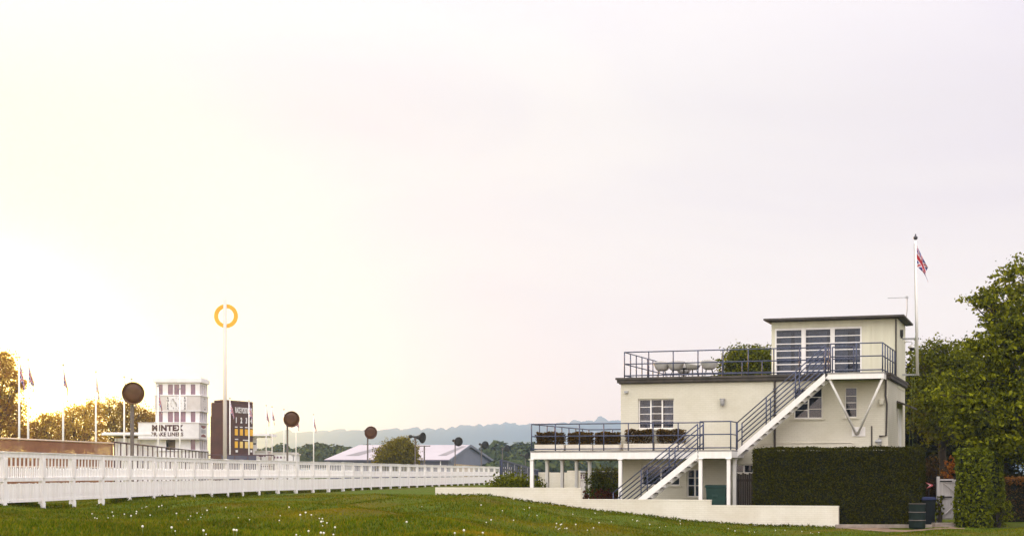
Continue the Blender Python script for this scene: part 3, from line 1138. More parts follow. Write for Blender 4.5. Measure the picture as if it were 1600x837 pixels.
cb.build('curtain', 'curtain', wg)
mb = MB()      # cover strips on the rendered front
mb.box(u0 - .06, u1 + .1, RF - .035, RF - .022, z1 + .02, z1 + .10)
uj = bu(1361, RF)
mb.box(uj - .015, uj + .015, RF - .02, RF, zRT, zR2 - .02)
mb.build('cover_strip', 'room', club)

# deck round the left end and front
mb = MB()
mb.box(uD0, uL - 0.01, DF, 6.9, zD - .05, zD)
mb.box(uL - 0.01, uLand1, DF, -0.005, zD - .05, zD)
mb.build('deck_floor', 'concrete', club)
mb = MB()
mb.box(uD0 + .02, uLand0 - .0, DF + .012, DF + .09, zD - dth, zD - .052)
mb.box(uD0 + .012, uD0 + .09, DF + .092, 6.88, zD - dth, zD - .052)
mb.box(uD0 + .1, uL - .02, 6.8, 6.88, zD - dth, zD - .053)
mb.build('deck_fascia', 'white', club)
mb = MB()
mb.box(uD0 + .1, uL - .02, DF + .1, 6.79, zD - .12, zD - .06)
mb.box(uL - .02, uLand0 - .01, DF + .1, -.01, zD - .12, zD - .06)
for k in range(5):
    yy = 0.4 + 1.5 * k
    mb.box(uD0 + .1, uL - .03, yy, yy + .1, zD - .26, zD - .121)
mb.build('deck_soffit', 'soffit', club)
wb = 0.13


def post(u, t, z1, z0=-0.1, w=wb, mat='white'):
    b = MB()
    b.box(u - w / 2, u + w / 2, t - w / 2, t + w / 2, z0, z1)
    b.box(u - w * .8, u + w * .8, t - w * .8, t + w * .8, z1 - .03, z1 - .002)
    return b.build('column', mat, club, bevel=.008)


post(bu(829, DF) + .03, DF + .09, zD - dth - .001)
post(bu(968.5, DF), DF + .09, zD - dth - .001)
for t in (0.62, 2.67, 4.75, 6.75):
    post(uD0 + .1, t, zD - dth - .001)
post(bu(1094, LF), LF + .08, zD - dth)
post(bu(1138, LF), LF + .08, zD - dth)
post(bu(1148, -1.15), -1.15, zD - dth)


def railing(path, heights, parent, spacing=.9, posts=None, r=.022, pr=.024, ends=True, base=-.02):
    """Tube railing along a polyline of floor points; each upright is a sub-part."""
    path = [Vector(p) for p in path]
    b = MB()
    for h in heights:
        b.tube([p + Vector((0, 0, h)) for p in path], r, 8)
    rl = b.build('railing', 'rail', parent, smooth=True)
    pts = []
    for i in range(len(path) - 1):
        a, c_ = path[i], path[i + 1]
        L = (c_ - a).length
        n = max(1, round(L / spacing))
        for k in range(n + (1 if i == len(path) - 2 and ends else 0)):
            pts.append(a.lerp(c_, k / n))
    for p in pts:
        pb = MB()
        pb.tube([p + Vector((0, 0, base)), p + Vector((0, 0, heights[0] + .005))], pr, 8)
        pb.build('post', 'rail', rl, smooth=True)
    return rl


HH = (1.04, .57, .08)
railing([(uLand0, DF + .05, zD), (uD0 + .05, DF + .05, zD), (uD0 + .05, 6.8, zD), (uL - .05, 6.8, zD)], HH, club, .98)
# landing where the two flights meet
mb = MB()
mb.box(uLand0, uLand1, LF, DF - .002, zD - .05, zD)
mb.box(uLand0 + .06, uLand1 - .06, LF + .06, DF, zD - .12, zD - .051)
ld = mb.build('landing', 'concrete', club)
mb = MB()
mb.box(uLand0 + .05, uLand1, LF + .012, LF + .08, zD - dth, zD - .052)
mb.box(uLand1 - .08, uLand1 - .004, LF + .082, -.01, zD - dth + .03, zD - .052)
mb.build('landing_fascia', 'white', ld)
railing([(uLand0 + .1, LF + .05, zD), (uLand1 - .04, LF + .05, zD), (uLand1 - .04, DF + .05, zD)], HH, ld, 1.15)


def stair(u0, z0, u1, z1, t0, t1, name):
    """A straight flight rising along u between two stringers."""
    st = MB()
    hgt = .27
    for t in (t0, t1 - .06):
        st.prism([(u0, z0 - hgt), (u1, z1 - hgt), (u1, z1), (u0, z0)], t, t + .06)
    root = st.build(name, 'white', club)
    n = int((z1 - z0) / .185)
    for k in range(n):
        f = (k + .5) / n
        tb = MB()
        uu, zz = u0 + (u1 - u0) * f, z0 + (z1 - z0) * f - .10
        tb.box(uu - .13, uu + .13, t0 + .062, t1 - .062, zz - .02, zz + .02)
        tb.build('tread', 'concrete', root)
    return root


# lower flight
su1, sz1 = uLand0 + .02, zD - .03
sl_ = (bz(706, 1088, LF) - bz(780.5, 995.6, LF)) / (bu(1088, LF) - bu(995.6, LF))
su0 = su1 - (sz1 - 0.05) / sl_
f1 = stair(su0, 0.05, su1, sz1, LF, DF - .06, 'lower_stairs')
for t in (LF + .03, DF - .12):
    railing([(su0, t, .08), (su1, t, sz1 + .03)], (.95, .60, .27), f1, 1.45, base=-.12)
# upper flight
qu0, qz0 = uLand1 - .02, zD + .02
qu1, qz1 = bu(1289, -1.2), zP - .02
f2 = stair(qu0, qz0, qu1, qz1, -1.2, -.2, 'upper_stairs')
for t in (-1.17, -.24):
    railing([(qu0, t, qz0 + .03), (qu1, t, qz1 + .03)], (.98, .62, .27), f2, 1.5, base=-.12)
# platform at the head of the stairs
mb = MB()
mb.box(uP0, uP1, -1.2, -.20, zP - .05, zP)
mb.box(uP0 + .05, uP1 - .05, -1.1, -.21, zP - .11, zP - .051)
pf = mb.build('platform', 'concrete', club)
mb = MB()
mb.box(uP0, uP1, -1.188, -1.12, zP - .24, zP - .052)
mb.box(uP1 - .08, uP1 - .01, -1.118, -.2, zP - .24, zP - .052)
mb.box(uP0 + .01, uP0 + .08, -1.118, -.2, zP - .24, zP - .052)
mb.build('platform_fascia', 'white', pf)
railing([(uP0 + .1, -1.15, zP), (uP1 - .05, -1.15, zP), (uP1 - .05, RF - .1, zRT + .02)], (1.05, .58, .08), pf, .98)
ui = bu(1334, -.2)
railing([(uP0 + .05, -.22, zP), (ui, -.22, zP)], (1.0, .56), pf, .8)
# V strut down to a plate on the wall
uS, zS = bu(1338, -.03), bz(678, 1338, -.03)
mb = MB()
mb.tube([(uP0 + .06, -1.1, zP - .24), (uS, -.06, zS)], .045, 8)
mb.build('strut', 'white', club, smooth=True)
mb = MB()
mb.tube([(uP1 - .06, -1.1, zP - .24), (uS + .05, -.06, zS)], .045, 8)
mb.build('strut', 'white', club, smooth=True)
mb = MB()
r_ = rect(1331, 1352, 666.5, 681, -.03)
mb.box(r_[0], r_[1], -.03, -.001, r_[2], r_[3])
for a in (.12, .88):
    for b in (.15, .85):
        mb.box(r_[0] + a * (r_[1] - r_[0]) - .02, r_[0] + a * (r_[1] - r_[0]) + .02, -.045, -.031, r_[2] + b * (r_[3] - r_[2]) - .02, r_[2] + b * (r_[3] - r_[2]) + .02)
mb.build('strut_plate', 'white', club)

# roof terrace railing
railing([(bu(1290, .1), .1, zRT + .02), (uL + .12, .1, zRT + .02), (uL + .12, 6.6, zRT + .02), (u2L - .05, 6.6, zRT + .02)], (1.0, .54, .09), club, .92)

# pipes, lamps and small fittings
mb = MB()
ud = bu(1210.5, -.05)
mb.tube([(ud, -.05, zRB), (ud, -.05, 0.0)], .04, 8)
for zz in (1.0, 2.7, 3.9, 4.9):
    mb.box(ud - .06, ud + .06, -.06, -.001, zz, zz + .05)
mb.build('downpipe', 'brownpipe', club, smooth=False)
mb = MB()
ud = bu(1384.5, -.05)
z1_ = bz(680, 1384, -.05)
mb.tube([(ud, -.05, zRB), (ud - .02, -.05, 4.6), (ud + .03, -.05, 4.3), (ud, -.05, z1_), (ud - .25, -.05, z1_ - .02)], .035, 8)
mb.build('downpipe', 'brownpipe', club)
mb = MB()
ud = bu(1362, -.03)
mb.tube([(ud, -.03, bz(665, 1362)), (ud, -.03, 1.0)], .025, 6)
mb.build('vent_pipe', 'brownpipe', club)
mb = MB()
zc = bz(691.5, 1260)
mb.tube([(bu(1188, -.02), -.02, zc - .01), (bu(1330, -.02), -.02, zc), (bu(1334, -.02), -.02, zc - .05)], .018, 6)
mb.tube([(bu(1190, -.02), -.02, zc - .01), (bu(1190, -.02), -.02, zc - .7)], .018, 6)
mb.build('conduit', 'cream', club)
mb = MB()
um, zm = bu(1373, -.08), bz(689, 1373)
mb.tube([(um - .12, -.08, zm), (um + .1, -.08, zm)], .05, 8)
mb.tube([(um + .08, -.08, zm + .1), (um + .08, -.08, zm - .6)], .018, 6)
mb.tube([(um, -.08, zm + .12), (um, -.08, zm - .12)], .025, 6)
mb.build('gas_valve', 'galv', club)
mb = MB()
ul, zl = bu(1129, -.06), bz(628.5, 1129)
mb.lathe([(.0, -.13), (.07, -.12), (.09, -.05), (.09, .06), (.07, .12), (0, .14)], 14, (ul, -.09, zl))
mb.box(ul - .05, ul + .05, -.04, -.001, zl - .1, zl + .1)
mb.box(ul - .10, ul + .10, -.15, -.03, zl + .10, zl + .15)
mb.build('wall_lamp', 'lamp', club)
mb = MB()
ul, zl = bu(1377, -.06), bz(628, 1377)
mb.lathe([(.0, -.1), (.08, -.1), (.10, -.05), (.10, .1), (0, .11)], 14, (ul, -.10, zl))
mb.build('wall_lamp', 'cream', club)
mb = MB()
ul, zl = bu(978.5, -.05), bz(612, 978.5)
mb.box(ul - .07, ul + .07, -.12, -.001, zl - .04, zl + .04)
mb.build('wall_bracket', 'galv', club)
mb = MB()
ul, zl = bu(1405, RF) + .03, bz(518, 1404, RF)
tS = 4.6
uS2 = u2R
mb.box(uS2 + .001, uS2 + .12, tS, tS + .14, zl - .1, zl + .16)
mb.box(uS2 + .02, uS2 + .10, tS + .02, tS + .12, zl - .17, zl - .1)
mb.build('wall_lamp', 'black', club)
mb = MB()      # dark pipe down the corner of the rooftop room
mb.tube([(u2R - .06, RF - .04, zR2 - .02), (u2R - .06, RF - .04, zRT + .02)], .03, 8)
mb.build('downpipe', 'brownpipe', club)
mb = MB()      # canopy over the side door and the door itself, on the right-hand wall
t0_, t1_ = 3.4, 6.0
zc = bz(640, 1404, 0) + .4
mb.add([(uR + .002, t0_, zc + .1), (uR + .002, t1_, zc + .1), (uR + .55, t1_, zc - .12), (uR + .55, t0_, zc - .12),
        (uR + .002, t0_, zc + .04), (uR + .002, t1_, zc + .04), (uR + .55, t1_, zc - .18), (uR + .55, t0_, zc - .18)],
       [(0, 1, 2, 3), (7, 6, 5, 4), (0, 3, 7, 4), (1, 5, 6, 2), (3, 2, 6, 7)])
mb.build('door_canopy', 'roofedge', club)
mb = MB()
mb.box(uR + .001, uR + .05, 3.8, 4.9, zc - 1.9, zc - .2)
mb.build('side_door', 'white', club)

# antenna on the rooftop room
mb = MB()
ua, ta = u2R - .02, 5.2
ub = bu(1417.5, ta)
za = bz(464.5, 1417, ta)
mb.tube([(u2R + .1, ta, zR2 + .1), (ub - .03, ta, zR2 + .25), (ub, ta, zR2 + .5), (ub, ta, za)], .018, 6)
mb.build('antenna_mast', 'galv', club)
mb = MB()
u3 = bu(1387, ta)
mb.tube([(u3, ta, za), (ub + .02, ta, za)], .012, 6)
for k in range(6):
    x = u3 + (ub - u3) * (k + .3) / 6
    mb.tube([(x, ta - .18, za), (x, ta + .18, za)], .006, 5)
mb.box(ub - .06, ub + .04, ta - .04, ta + .04, za - .04, za + .05)
mb.build('aerial', 'galv', club)

# dome camera on the side wall
mb = MB()
tcam = 6.4
ucam = bu(1425, tcam)
zcam = bz(543, 1425, tcam)
mb.tube([(u2R, tcam, zcam + .22), (u2R + .12, tcam, zcam + .26), (ucam, tcam, zcam + .24), (ucam, tcam, zcam + .08)], .03, 8)
mb.lathe([(0, .12), (.10, .10), (.12, .0)], 16, (ucam, tcam, zcam))
cm = mb.build('security_camera', 'white', club, smooth=True)
mb = MB()
mb.lathe([(.115, .0), (.105, -.07), (.06, -.12), (0, -.135)], 16, (ucam, tcam, zcam))
mb.build('camera_dome', 'black', cm, smooth=True)

# ------------------------------------------------------------------ flags


def union(x, y):
    """Colour index of the union flag: 0 blue, 1 white, 2 red; x, y in 0..1."""
    X, Y = (x - .5) * 60, (y - .5) * 30
    if abs(X) < 3 or abs(Y) < 3:
        return 2
    if abs(X) < 5 or abs(Y) < 5:
        return 1
    d1 = (X * .5 - Y) / math.sqrt(1.25)
    d2 = (X * .5 + Y) / math.sqrt(1.25)
    for d_, s in ((d1, 1 if X > 0 else -1), (d2, 1 if X < 0 else -1)):
        if abs(d_) < 1.1:
            return 2
        if abs(d_) < 3:
            return 1
    return 0


def flag_mb(h, L, ang, nx=30, ny=16, fold=.07, seed=0, sgn=1):
    """A limp flag hanging from its hoist; origin at the top of the hoist."""
    rr = random.Random(seed)
    p0, p1 = rr.uniform(0, 6), rr.uniform(0, 6)
    b = MB()
    vs = []
    for i in range(nx + 1):
        for j in range(ny + 1):
            s, v = i / nx, j / ny
            g_ = (1 - .35 * s)
            a = ang * (1 - .25 * v * (1 - s))
            x = s * L * math.cos(a) + .05 * s * math.sin(v * 7 + p0) * s
            z = -v * h * g_ - s * L * math.sin(a) - .06 * math.sin(v * 6 + p1) * s
            y = fold * s * math.sin(v * 10 + s * 4 + p0) + fold * .5 * math.sin(s * 9 + p1) * s
            vs.append((sgn * x, y, z))
    n = ny + 1
    b.v = vs
    for i in range(nx):
        for j in range(ny):
            b.f.append((i * n + j, (i + 1) * n + j, (i + 1) * n + j + 1, i * n + j + 1))
            b.m.append(union((i + .5) / nx, 1 - (j + .5) / ny))
    return b


FM = ['fblue', 'fwhite', 'fred']
# flag pole bracketed to the clubhouse
tf = 5.6
uf = bu(1433.5, tf)
pb = bp(uf, tf, bz(586, 1433.5, tf))
zt = bz(375, 1430.5, tf)
fp = empty('flagpole', 'tall white flagpole with ball finial bracketed to the side of the clubhouse', 'flagpole', pb, -TH)
H = zt - pb.z
lean = bu(1430.5, tf) - uf
mb = MB()
mb.tube([(0, 0, 0), (lean * .5, 0, H * .5), (lean, 0, H)], [.062, .055, .038], 12)
mb.build('pole', 'white', fp, smooth=True)
mb = MB()
mb.lathe([(0, .0), (.04, .01), (.085, .06), (.085, .12), (.03, .17), (.025, .24), (0, .25)], 12, (lean, 0, H))
mb.build('finial', 'ball', fp, smooth=True)
for yy in (529, 585):
    mb = MB()
    zz = bz(yy, 1425, tf) - pb.z
    mb.box(u2R - uf, .07, -.035, .035, zz - .035, zz + .035)
    mb.build('bracket', 'galv', fp)
mb = MB()
for dx in (-.10, -.18):
    mb.tube([(lean - .05, -.05, H - .15), (-.07, -.07, H * .3), (dx * 1.0, -.1, 0.2), (dx * 2.0, -.1, -pb.z + 2.0)], .007, 5)
mb.build('halyard', 'stalk', fp)
fl = flag_mb(.86, 1.0, R(67), fold=.05, seed=3).build('flag', FM, None, bp(uf + lean + .045, tf, zt - .20), -TH, smooth=True)
tag(fl, 'drooping union flag at the top of the tall white pole beside the clubhouse', 'flag')

# ------------------------------------------------------------------ deck planters and roof chairs


def planter(label, u0, u1, t, dep, z, zb, zt_, seed, ragged):
    w = u1 - u0
    root = empty('planter', label, 'planter', bp(u0, t, z), -TH, 'box hedging planters on the clubhouse deck')
    b = MB()
    hb = zb - z
    b.box(0, w, 0, .04, 0.03, hb)
    b.box(0, w, dep - .04, dep, 0.03, hb)
    b.box(0, .04, .04, dep - .04, 0.03, hb)
    b.box(w - .04, w, .04, dep - .04, 0.03, hb)
    b.box(.04, w - .04, .04, dep - .04, 0.03, hb - .05)
    for x in (.06, w - .14):
        b.box(x, x + .08, .06, .14, 0, .03)
        b.box(x, x + .08, dep - .14, dep - .06, 0, .03)
    b.build('trough', 'low', root)
    g = np.random.default_rng(seed)
    n = 2600 if not ragged else 1500
    zt2 = zt_ - z
    P = np.stack([g.random(n) * (w - .08) + .04, .02 + g.random(n) * (dep - .04), hb - .02 + g.random(n) ** (.8 if not ragged else .62) * (zt2 - hb)], 1)
    P[:, 2] += .03 * np.sin(P[:, 0] * 9 + seed)
    link_mesh('shrub', leaf_mesh('shrub', P, .075, 'planter_leaf', seed=seed, up=.1), root)
    s = MB()
    rr = random.Random(seed)
    for _ in range(14):
        x = rr.uniform(.1, w - .1)
        s.tube([(x, dep / 2, hb - .05), (x + rr.uniform(-.1, .1), dep / 2 + rr.uniform(-.1, .1), zt2 - .1)], .01, 5)
    s.build('stems', 'bark', root)


tpl = DF + .55
pl = [(835, 880.5, 'leftmost planter of dense brown box hedging at the deck corner', tpl, 0),
      (884, 925, 'second planter of dense brown box hedging from the deck corner', tpl, 0),
      (927, 967.5, 'planter of dense brown box hedging just before the clubhouse corner', tpl, 0),
      (974, 1019.5, 'planter of thin ragged box hedging left of the window centre against the wall', -.55, 1),
      (1023, 1070, 'planter of thin ragged box hedging beside the head of the lower stairs', -.55, 1)]
for i, (x0, x1, lb, t, rag) in enumerate(pl):
    xm = (x0 + x1) / 2
    planter(lb, bu(x0, t), bu(x1, t), t, .45, zD, bz(694, xm, t) if not rag else bz(692.5, xm, t), bz(674, xm, t) if not rag else bz(670, xm, t), 40 + i, rag)


def tub_chair_root(label):
    root = empty('tub_chair', label, 'chair', (0, 0, 0), 0, 'white tub chairs on the roof terrace')
    b = MB()
    n = 28
    rows = 6
    vs = []
    for j in range(rows + 1):
        f = j / rows
        for k in range(n):
            a = k * math.tau / n
            back = .5 + .5 * math.cos(a)              # 1 at the back (+y side)
            r_ = .12 + .20 * f ** .55
            top = .48 + .20 * back ** .8
            z = .32 + (top - .32) * f ** 1.3
            vs.append((r_ * math.sin(a), r_ * math.cos(a) * .95, z))
    b.v += vs
    for j in range(rows):
        for k in range(n):
            k2 = (k + 1) % n
            b.f.append((j * n + k, j * n + k2, (j + 1) * n + k2, (j + 1) * n + k))
            b.m.append(0)
    b.add([vs[k] for k in range(n)], [tuple(range(n - 1, -1, -1))])
    sh = b.build('shell', 'chair', root, smooth=True)
    md = sh.modifiers.new('thick', 'SOLIDIFY')
    md.thickness = .02
    for sx_ in (-1, 1):
        for sy_ in (-1, 1):
            lb = MB()
            lb.tube([(sx_ * .09, sy_ * .09, .35), (sx_ * .20, sy_ * .20, 0)], .012, 6)
            lb.build('leg', 'black', root)
    return root


ch0 = tub_chair_root('white tub chair with rounded back nearest the left corner of the roof terrace')
spots = [(1034.5, 1.0, 2.9, None), (1056, .9, 3.3, 'white tub chair in the middle of the roof terrace group, its back to the railing'),
         (1069, 2.9, 3.6, 'white tub chair half hidden behind the middle chair on the roof terrace'),
         (1082, .7, 0.6, 'white tub chair set lower and turned right of the middle pair on the roof terrace'),
         (1108, .8, 2.9, 'white tub chair at the right end of the roof terrace group, beside the tree behind')]
for i, (px, t, rz, lb) in enumerate(spots):
    o = ch0 if i == 0 else copy_tree(ch0)
    o.location = bp(bu(px, t), t, zRT + .02)
    o.rotation_euler.z = rz
    if lb:
        o['label'] = lb
tb = empty('cafe_table', 'low black round table among the white chairs on the roof terrace', 'table', bp(bu(1072, 2.0), 1.6, zRT + .02), 0)
b = MB()
b.lathe([(0, .40), (.34, .40), (.34, .43), (0, .43)], 24)
b.build('tabletop', 'black', tb)
b = MB()
b.tube([(0, 0, .02), (0, 0, .40)], .03, 8)
b.lathe([(0, 0), (.22, 0), (.22, .02), (0, .03)], 20)
b.build('pedestal', 'black', tb)

# ------------------------------------------------------------------ the stepped white wall along the lawn
TW = -3.2
w0, w1, w2, w3 = bu(680, TW), bu(907.5, TW), bu(1110, TW), bu(1310, TW)
za, zb_, zc_ = bz(761, 790, TW), bz(779.5, 1000, TW), bz(789, 1210, TW)
gw_ = empty('garden_wall', 'long stepped white painted brick wall along the edge of the lawn', 'wall', (*bp(w0, TW).xy, 0), -TH)
mb = MB()
mb.box(0, w1 - w0, 0, .23, -.6, za - .06)
mb.box(w1 - w0, w2 - w0, 0, .23, -.6, zb_ - .06)
mb.box(w2 - w0, w3 - w0, 0, .23, -.6, zc_ - .06)
mb.build('brickwork', 'low', gw_)
mb = MB()
mb.box(0, w1 - w0 + .004, -.006, .236, za - .06, za)
mb.box(w1 - w0 + .004, w2 - w0 + .004, -.006, .236, zb_ - .06, zb_)
mb.box(w2 - w0 + .004, w3 - w0 + .006, -.006, .236, zc_ - .06, zc_)
mb.build('coping', 'low', gw_)

# white yard walls seen under the deck
mb = MB()
t_ = 11.0
r_ = (bu(841, t_), bu(906, t_))
mb.box(0, bu(858, t_) - r_[0], 0, .2, -.4, bz(737, 850, t_))
mb.box(bu(858, t_) - r_[0], bu(887, t_) - r_[0], .02, .22, -.4, bz(737.5, 870, t_))
mb.box(bu(887, t_) - r_[0], r_[1] - r_[0], -.1, .12, -.4, bz(734.5, 895, t_))
tag(mb.build('yard_wall', 'low', None, (*bp(r_[0], t_).xy, 0), -TH), 'plain white yard wall seen between the columns under the deck', 'wall')
# outbuilding with a three-light window
t_ = 15.0
ua_, ub_ = bu(903, t_), bu(935, t_)
ob = empty('outbuilding', 'low pale brick outbuilding with small white window seen under the deck', 'building', (*bp(ua_, t_).xy, 0), -TH)
mb = MB()
mb.box(0, ub_ - ua_, 0, 3, -.3, bz(737.5, 912, t_))
mb.build('wall', 'pale', ob)
mb = MB()
mb.box(-.2, ub_ - ua_ + .2, -.25, 3.2, bz(737.5, 912, t_), bz(735, 912, t_))
mb.build('roof', 'galv', ob)
mb = MB()
x0_, x1_ = bu(906, t_) - ua_, bu(919.5, t_) - ua_
z0_, z1_ = bz(748.5, 912, t_), bz(739.5, 912, t_)
mb.box(x0_, x1_, -.06, -.002, z0_, z1_)
wf_ = mb.build('window', 'white', ob)
mb = MB()
for k in range(3):
    a = x0_ + (x1_ - x0_) * (.08 + .31 * k)
    for j in range(2):
        zz = z0_ + (z1_ - z0_) * (.17 + .37 * j)
        mb.box(a, a + (x1_ - x0_) * .22, -.07, -.061, zz, zz + (z1_ - z0_) * .28)
mb.build('pane', 'darkglass', wf_)

# blue-grey slatted ramp railing between the end of the white fence and the deck
pA, pB = at(783.5, 760, 66), at(840, 750, 75)
pA.z = pB.z = 0.2
rf = empty('ramp_fence', 'blue grey slatted metal fence between the white picket fence and the deck', 'fence', pA, math.atan2(pB.y - pA.y, pB.x - pA.x))
Lr = (pB - pA).xy.length
zt0, zt1 = at(783.5, 718.5, 66).z - .2, at(840, 734, 75).z - .2
zm0, zm1 = at(783.5, 732, 66).z - .2, at(840, 741, 75).z - .2
zb0, zb1 = at(783.5, 745, 66).z - .2, at(840, 749.5, 75).z - .2
for (p, q_, w_) in ((zt0, zt1, .07), (zm0, zm1, .05)):
    b = MB()
    b.bar((0, 0, p), (Lr, 0, q_), .06, w_)
    b.build('rail', 'rail', rf)
b = MB()
n = 20
for k in range(n + 1):
    f = k / n
    b.bar((Lr * f, 0.045, zb0 + (zb1 - zb0) * f - .2), (Lr * f, 0.045, zt0 + (zt1 - zt0) * f - .01), .03, .20, up=(1, 0, 0))
b.build('slats', 'rail', rf)
for f in (0, 1):
    b = MB()
    b.box(Lr * f - .06, Lr * f + .06, -.05, .05, -.6, (zt0, zt1)[f] + .03)
    b.build('post', 'rail', rf)
b = MB()
for k in range(5):
    f = (k + .8) / 5.6
    b.box(Lr * f - .025, Lr * f + .025, -.04, .0, -.5, zt0 + (zt1 - zt0) * f)
b.build('uprights', 'galv', rf)

# bin beneath the landing and the timber screen beside it
tb_ = -1.75
ub0, ub1 = bu(1102, tb_), bu(1134, tb_)
zb1_ = bz(757, 1118, tb_)
bn = empty('wheeled_bin', 'bottle green wheeled bin with flat lid standing under the landing', 'bin', bp(ub0, tb_, -.02), -TH)
w_ = ub1 - ub0
b = MB()
b.add([(.06, .08, .06), (w_ - .06, .08, .06), (w_ - .06, .7, .06), (.06, .7, .06), (.01, .03, zb1_ - .08), (w_ - .01, .03, zb1_ - .08), (w_ - .01, .78, zb1_ - .08), (.01, .78, zb1_ - .08)],
      [(3, 2, 1, 0), (4, 5, 6, 7), (0, 1, 5, 4), (1, 2, 6, 5), (2, 3, 7, 6), (3, 0, 4, 7)])
b.box(w_ * .34, w_ * .58, .015, .05, zb1_ * .66, zb1_ * .74)
b.build('body', 'greenbin', bn, bevel=.015)
b = MB()
b.box(-.03, w_ + .03, 0, .8, zb1_ - .078, zb1_ - .02)
b.box(-.01, w_ + .01, .02, .78, zb1_ - .019, zb1_ + .02)
b.build('lid', 'greenbin', bn, bevel=.01)
for x in (.08, w_ - .14):
    b = MB()
    b.lathe([(.0, 0), (.09, 0), (.09, .06), (0, .06)], 14, (x, .66, .09), 'x')
    b.build('wheel', 'black', bn)

ts = -1.0
us0, us1 = bu(1149, ts), bu(1180, ts)
sc = empty('timber_screen', 'dark vertical board screen between the landing and the big hedge', 'fence', bp(us0, ts, -.05), -TH)
b = MB()
zt_ = bz(738, 1163, ts) + .05
n = 9
for k in range(n):
    x = (us1 - us0) * k / n
    b.box(x + .004, x + (us1 - us0) / n - .004, 0.004 * (k % 2), .025, 0, zt_ - .03 * (k % 3))
b.build('boards', 'timber', sc)
b = MB()
for zz in (.4, 1.5):
    b.box(0, us1 - us0, .03, .08, zz, zz + .09)
b.build('rails', 'timber', sc)

# ------------------------------------------------------------------ hedges, gate, bins and shrubs on the right
th = -2.75
h0, h1 = bu(1177.5, th), bu(1438.5, th)
hedge('clipped_hedge', 'tall dark green clipped hedge standing before the clubhouse above the white wall', 'hedge', bp(h0, th, -.12), -TH, h1 - h0, 1.5, bz(701.5, 1300, th) + .12, 60000, .062, 'hedge', 51, .03, .035)

YG = 56.5
g0 = at(1463.5, 806, YG)
ggz = -.13
gt = empty('garden_gate', 'off white boarded gate with diagonal braces and black hinges between shrubs', 'gate', (g0.x, YG, ggz + .22), R(4))
k_ = YG / F
gwid, gh = 37 * k_, (806 - 740) * k_
b = MB()
b.box(0, .10, -.05, .05, -.3, gh + .06)
b.build('gatepost', 'gate', gt)
b = MB()
b.box(gwid + .45, gwid + .55, -.05, .05, -.3, gh + .06)
b.build('gatepost', 'gate', gt)
b = MB()
n = 9
x0_, x1_ = .12, gwid + .43
for k in range(n):
    a = x0_ + (x1_ - x0_) * k / n
    b.box(a + .004, a + (x1_ - x0_) / n - .004, 0, .022, .04, gh - .03)
lf = b.build('leaf', 'gate', gt)
b = MB()
for zz in (.08, gh * .52, gh - .16):
    b.box(x0_, x1_, -.03, -.001, zz, zz + .11)
b.bar((x0_ + .12, -.016, gh - .17), (x0_ + .62, -.016, gh * .52 + .13), .028, .09, up=(0, 1, 0))
b.bar((x0_ + .15, -.016, .2), (x0_ + .75, -.016, gh * .52 - .02), .028, .09, up=(0, 1, 0))
b.build('brace', 'gate', lf)
for zz in (gh - .11, gh * .52 + .05):
    b = MB()
    b.box(x0_ - .06, x0_ + .42, -.045, -.032, zz - .02, zz + .025)
    b.build('hinge', 'black', lf)
b = MB()
b.box(x0_ + .02, x0_ + .14, -.06, -.031, gh * .52 + .0, gh * .52 + .11)
b.tube([(x0_ + .06, -.04, gh * .22), (x0_ + .06, -.04, .02)], .015, 6)
b.build('latch', 'black', lf)

# doorstep, soil strip and kerb
pr_ = at(1316, 826, 54.0)
b = MB()
vs = []
n = 26
for k in range(n + 1):
    px = 1306 + (1508 - 1306) * k / n
    f = at(px, 0, 53.4 + .12 * math.sin(k * 1.7))
    g_ = at(px, 0, 56.4)
    zf = float(terrain(f.x, f.y)) + .012
    vs += [(f.x, f.y, zf), (g_.x, g_.y, float(terrain(g_.x, g_.y)) + .012)]
b.add(vs, [(2 * k, 2 * k + 2, 2 * k + 3, 2 * k + 1) for k in range(n)])
tag(b.build('path', 'soil'), kind='structure')
s0 = at(1461, 0, 55.6)
b = MB()
b.box(0, 1.05, 0, .6, 0, .16)
b.box(.25, .8, -.35, -.004, 0, .07)
tag(b.build('doorstep', 'kerb', None, (s0.x, 55.6, -.13), R(4), bevel=.01), 'low stone step in front of the off white garden gate', 'step')
s0 = at(1306, 0, 55.3)
b = MB()
b.box(0, 3.3, 0, .12, 0, .12)
tag(b.build('edging_stone', 'kerb', None, (s0.x, 55.3, -.13), -TH * .15, bevel=.01), 'thin stone edging along the sandy strip below the dark hedge', 'kerb')

# barrel
YB = 54.6
p = at(1433, 0, YB)
br = empty('water_barrel', 'dark green ribbed barrel standing on the sandy strip before the hedge', 'barrel', (p.x, YB, -.12))
b = MB()
rr_, hh_ = 12.6 * YB / F, 38.5 * YB / F
pf_ = [(0, 0), (rr_ * .94, 0), (rr_, .04)]
for z in (.33, .66):
    pf_ += [(rr_, hh_ * z - .03), (rr_ * 1.045, hh_ * z), (rr_, hh_ * z + .03)]
pf_ += [(rr_, hh_ - .03), (rr_ * 1.04, hh_ - .02), (rr_ * 1.04, hh_), (rr_ * .94, hh_), (rr_ * .93, hh_ - .03), (0, hh_ - .03)]
b.lathe(pf_, 28)
b.build('drum', 'barrel', br, smooth=False)
b = MB()
b.lathe([(rr_ * 1.05, hh_ * .66 - .012), (rr_ * 1.062, hh_ * .66), (rr_ * 1.05, hh_ * .66 + .012)], 28)
b.lathe([(rr_ * 1.05, hh_ * .33 - .012), (rr_ * 1.062, hh_ * .33), (rr_ * 1.05, hh_ * .33 + .012)], 28)
b.lathe([(rr_ * 1.045, hh_ - .008), (rr_ * 1.05, hh_ + .006), (rr_ * .98, hh_ + .006)], 28)
b.build('hoop', 'polegrey', br, smooth=True)
